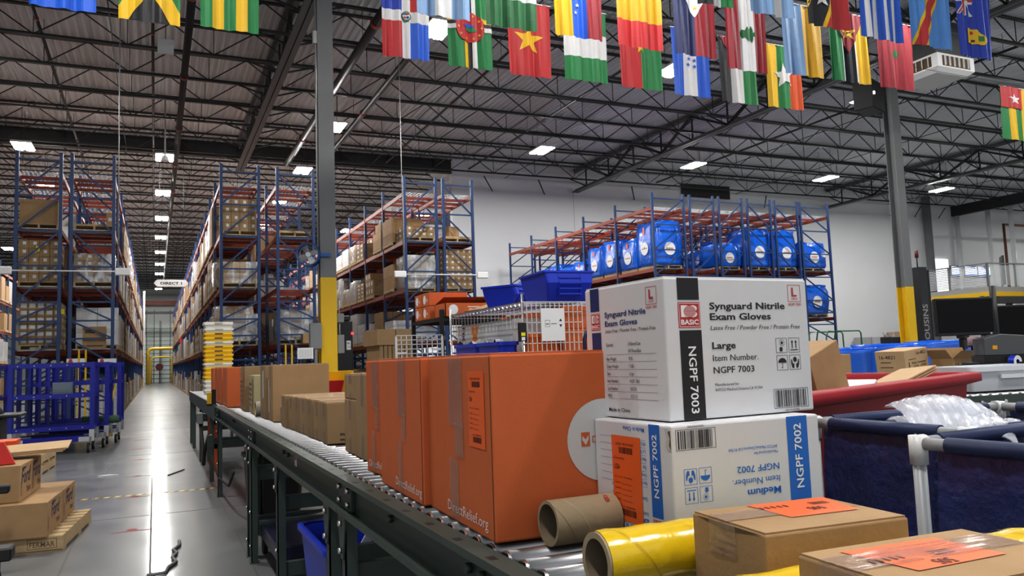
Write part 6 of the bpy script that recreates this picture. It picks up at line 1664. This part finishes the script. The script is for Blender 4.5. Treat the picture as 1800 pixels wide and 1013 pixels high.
# ------------------------------------------------------------------ mezzanine and the right-hand background
mz = thing('mezzanine', 'raised mezzanine platform with yellow edge at the right', 'platform', (0,0,0))
mx, my, mt_ = 34.6, 23.4, 3.86
MB().box(mx, 74.0, my, 28.2, 3.42, mt_).build('deck', mat('mezzanine grey', (.34,.34,.33), .6), mz)
MB().box(mx-.04, 74.0, my-.06, my-.0, 3.42, 3.62).box(mx-.06, mx, my-.06, 28.2, 3.42, 3.62).build('edge_beam', YELLOW, mz)
for x_ in (mx+.3, mx+8, mx+16):
    for y_ in (my+.4, my+4.4): MB().box(x_-.12, x_+.12, y_-.12, y_+.12, 0, 3.42).build('leg', STEELG, mz)
k = 0; y_ = my+.1
while y_ < 28.1: MB().box(mx+.02, mx+.09, y_-.03, y_+.03, mt_, mt_+1.08).build('rail_post', STEELG, mz); y_ += 1.9
x_ = mx+.05
while x_ < 60: MB().box(x_-.03, x_+.03, my+.02, my+.09, mt_, mt_+1.08).build('rail_post', STEELG, mz); x_ += 1.9
MB().box(mx+.02, mx+.09, my, 28.1, mt_+1.06, mt_+1.11).box(mx, 60, my+.02, my+.09, mt_+1.06, mt_+1.11).build('hand_rail', STEELG, mz)
PANW = mat('white mesh infill', (.62,.63,.64), .6)
for j in range(8):
    a = my+.16+1.9*j
    if a+1.75 < 28.2: 
        m_ = MB()
        for q_ in range(12): m_.box(mx+.05, mx+.06, a, a+1.75, mt_+.08+.08*q_, mt_+.12+.08*q_)
        m_.build('infill_panel', PANW, mz)
GLASSC = mat('clear balustrade glass', (.75,.80,.80), .05, alpha=.22)
for j in range(9): MB().box(mx+.12+1.9*j, mx+1.86+1.9*j, my+.05, my+.06, mt_+.06, mt_+1.02).build('glass_panel', GLASSC, mz)
PIPEW = mat('bright duct', (.75,.76,.77), .35)
for k, x_ in enumerate((1686, 1741, 1781)):
    p = at(x_, 430, X=54.17); tag(MB().cyl((0,0,0),(0,0,10.74),.16,16).build('round_post', PIPEW, None, (54.17, p.y, 0)), 'pale round post beyond the mezzanine rail, %s from the left' % ORD[k], 'post')
TVE = mat('lit dashboard screen', (.72,.80,1.0), .4, emit=1.4); TVB = mat('screen bar blue', (.05,.25,.75), .4, emit=.6)
a = at(1671, 467, Y=38.8); b = at(1742, 487, Y=38.8); w3 = (b.x-a.x)/3; h3 = a.z-b.z
for k in range(3):
    t = thing('wall_screen', 'lit dashboard screen on the mezzanine wall, %s from the left' % ORD[k], 'screen', (a.x+w3*k, 38.8, b.z)); MB().box(.02,w3-.02,0,.1,0,h3).build('frame', BLACKM, t)
    MB().quad((.06,-.004,.05),(w3-.06,-.004,.05),(w3-.06,-.004,h3-.05),(.06,-.004,h3-.05)).build('display', TVE, t); m_ = MB().quad((.06,-.008,.05),(w3-.06,-.008,.05),(w3-.06,-.008,.16),(.06,-.008,.16)); 
    for q_ in range(4): m_.quad((.1+.3*q_,-.008,h3*.78),(.3+.3*q_,-.008,h3*.78),(.3+.3*q_,-.008,h3*.86),(.1+.3*q_,-.008,h3*.86))
    m_.build('chart', TVB, t)
p = at(1764, 476, Y=26.5); t = thing('standing_screen', 'angled lit screen on a stand on the mezzanine', 'screen', (p.x, 26.5, p.z), math.radians(40)); MB().box(-.62,.62,0,.08,-.75,.75).build('frame', BLACKM, t); MB().quad((-.57,-.004,-.7),(.57,-.004,-.7),(.57,-.004,.7),(-.57,-.004,.7)).build('display', mat('dim lit screen', (.45,.50,.85), .4, emit=.8), t); MB().box(-.05,.05,.08,.16,mt_-p.z,.5).build('stand', STEELG, t)
a = at(1641, 520, Y=38.9); b = at(1666, 456, Y=38.9)
d2 = struct(MB().box(a.x, b.x, 38.88, 38.98, mt_, b.z).build('door_2', mat('bright doorway', (.95,.96,1.0), .5, emit=1.1)))
a = at(1629, 400, Y=38.7); tag(MB().box(-.18,.18,-.2,.2,0,12).build('wall_pipe', STEELG, None, (a.x, 38.6, 0)), 'grey vertical duct on the white wall beside the doorway', 'duct')
p = at(1764, 395, Y=36); q = at(1800, 385, Y=36); t = thing('sprinkler_riser', 'rust coloured pipe dropping down the shaded wall at right', 'pipe', (0,0,0)); r_ = at(1770, 460, Y=36)
MB().pipe([(p.x+8,36,p.z),(p.x,36,p.z),(p.x,36,r_.z-3.2)], .10, 10).build('pipe', mat('rusty pipe', (.16,.06,.035), .6), t)
# stretch wrapper mast with lettering
a = at(1627, 610, Y=19.0); b = at(1648, 610, Y=19.0); top = at(1640, 470, Y=19.0).z
t = thing('stretch_wrapper', 'tall dark stretch wrapping machine mast with white lettering', 'wrapping machine', (a.x, 19.0, 0)); w_ = b.x-a.x
MB().box(0, w_*.62, 0, .4, 0, top).build('mast', mat('charcoal enamel', (.035,.036,.038), .45), t); MB().box(w_*.66, w_*.9, .05, .35, 0, top-.1).build('rear_rail', BLACKM, t); MB().box(-.2, w_+.3, -.1, .6, 0, .25).build('base', BLACKM, t)
f = Face((0,0,0),(1,0,0),(0,0,1), w_*.6, top); f.text('COUSINS', w_*.45, 1.25, .36, 0, width=1.5, rot=PI/2, bold=.01); f.build('lettering', [mat('grey lettering', (.4,.4,.4), .5)], t)
MB().cyl((w_*.3,.2,top),(w_*.3,.2,top+.35),.02,8).build('lamp_rod', BLACKM, t); MB().cyl((w_*.3,.2,top+.35),(w_*.3,.2,top+.62),.06,12).build('signal_lamp', mat('dark red lamp', (.12,.02,.02), .4), t)
t = thing('control_cabinet', 'dark control cabinet right of the wrapping machine', 'cabinet', (a.x-.9, 19.6, 0)); MB().box(0,.55,0,.5,0,1.65).build('case', mat('charcoal case', (.03,.032,.035), .5), t, bevel=.02)
p = at(1600, 610, Y=21.5); load(p.x-.1, 21.5, 0, 2, 2, 3, 1.0, 1.1, 1.75, 'kraft', 'brown wrapped pallet right of the yellow column base', film=True, seed=77)
# rolling ladder, wall cabinets
p = at(1443, 583, Y=15.0); q = at(1513, 583, Y=15.0); t = thing('rolling_ladder', 'green tubular rolling ladder before the white wall', 'ladder', (p.x, 15.0, 0)); GRT = mat('green enamel tube', (.012,.12,.05), .4); L_ = q.x-p.x; zt_ = p.z
for b in (0, .6):
    MB().pipe([(.0,b,.0),(.18,b,zt_-.12),(.24,b,zt_),(.50,b,zt_),(.30,b,.9)], .018, 8).build('rail', GRT, t); MB().pipe([(.50,b,zt_),(L_-.06,b,zt_),(L_,b,zt_-.06),(L_+.05,b,0)], .018, 8).build('rail', GRT, t)
for k in range(4): MB().box(.15+.16*k,.35+.16*k,0,.6,.25*(k+1),.25*(k+1)+.03).build('step', GRT, t)
for k, (x0_, x1_, z_) in enumerate(((1512,1532,1.95),(1533,1560,1.95),(1561,1580,1.85))):
    a = at(x0_, 600, Y=38.3); b = at(x1_, 600, Y=38.3); t = thing('wall_cabinet', 'pale grey cabinet at the foot of the white wall, %s from the left' % ORD[k], 'cabinet', (a.x, 38.3, 0)); MB().box(0,b.x-a.x-.03,0,.5,0,z_).build('case', mat('pale grey cabinet %d' % k, (.45+.1*(k == 1),.46+.1*(k == 1),.47+.1*(k == 1)), .5), t); MB().box(.05,b.x-a.x-.08,-.02,0,.1,z_-.1).build('door', MATS['pale grey cabinet %d' % k], t)
# roof heater and black speaker by the right column
p = at(1640, 150, Y=15.3)
t = thing('roof_air_unit', 'white ceiling air unit with louvres behind the dark red flag', 'air unit', (p.x, 15.3, p.z+.1), math.radians(0)); S_ = .78
MB().loft([[(-S_*.8,-S_*.8,0),(S_*.8,-S_*.8,0),(S_*.8,S_*.8,0),(-S_*.8,S_*.8,0)],[(-S_,-S_,.12),(S_,-S_,.12),(S_,S_,.12),(-S_,S_,.12)],[(-S_,-S_,.52),(S_,-S_,.52),(S_,S_,.52),(-S_,S_,.52)]], 0).build('case', PAPER, t)
for rz_ in (0, -PI/2):
    o = MB().box(-S_*.75,S_*.75,-S_-.004,-S_-.001,.16,.46).build('louvre_recess', KRAFTD, t); o.rotation_euler = (0,0,rz_)  # flat dark panel paints the shade between the louvres
    for q_ in range(6): o = MB().rbox((-S_*.62+q_*S_*.25,-S_-.02,.31),(.02,.05,.28),.4).build('louvre', PAPER, t); o.rotation_euler = (0,0,rz_)
MB().box(-S_*.8,S_*.8,-S_*.8,S_*.8,.52,1.6).build('duct', mat('dark duct', (.06,.06,.06), .6), t)
p = at(1527, 172, Y=17.2); t = thing('hanging_speaker', 'black box with a painted glow of the lamp behind, beside the right column', 'speaker', (p.x, 17.2, p.z), math.radians(20)); MB().box(-.48,.48,-.3,.3,-.46,.46).build('case', BLACKM, t, bevel=.02); MB().cyl((-.40,-.31,.0),(-.40,-.33,.0),.05,12).build('lens', mat('painted lamp glow', (.9,.9,1), .3, emit=14), t)  # glowing disc on the case paints the lamp peeking out behind it
MB().bar((.48,0,.2),(.9,.3,.2),.06,.06).build('bracket', BLACKM, t); MB().cyl((.1,0,.46),(.1,0,12.1-p.z),.02,8).build('rod', BLACKM, t)
a = at(1198, 328, Y=38.9); b = at(1283, 348, Y=38.9); tag(MB().box(0,b.x-a.x,-.08,0,0,a.z-b.z+.3).build('wall_vent', STEELB, None, (a.x, 38.96, b.z-.1)), 'dark slotted vent high on the white wall', 'vent')
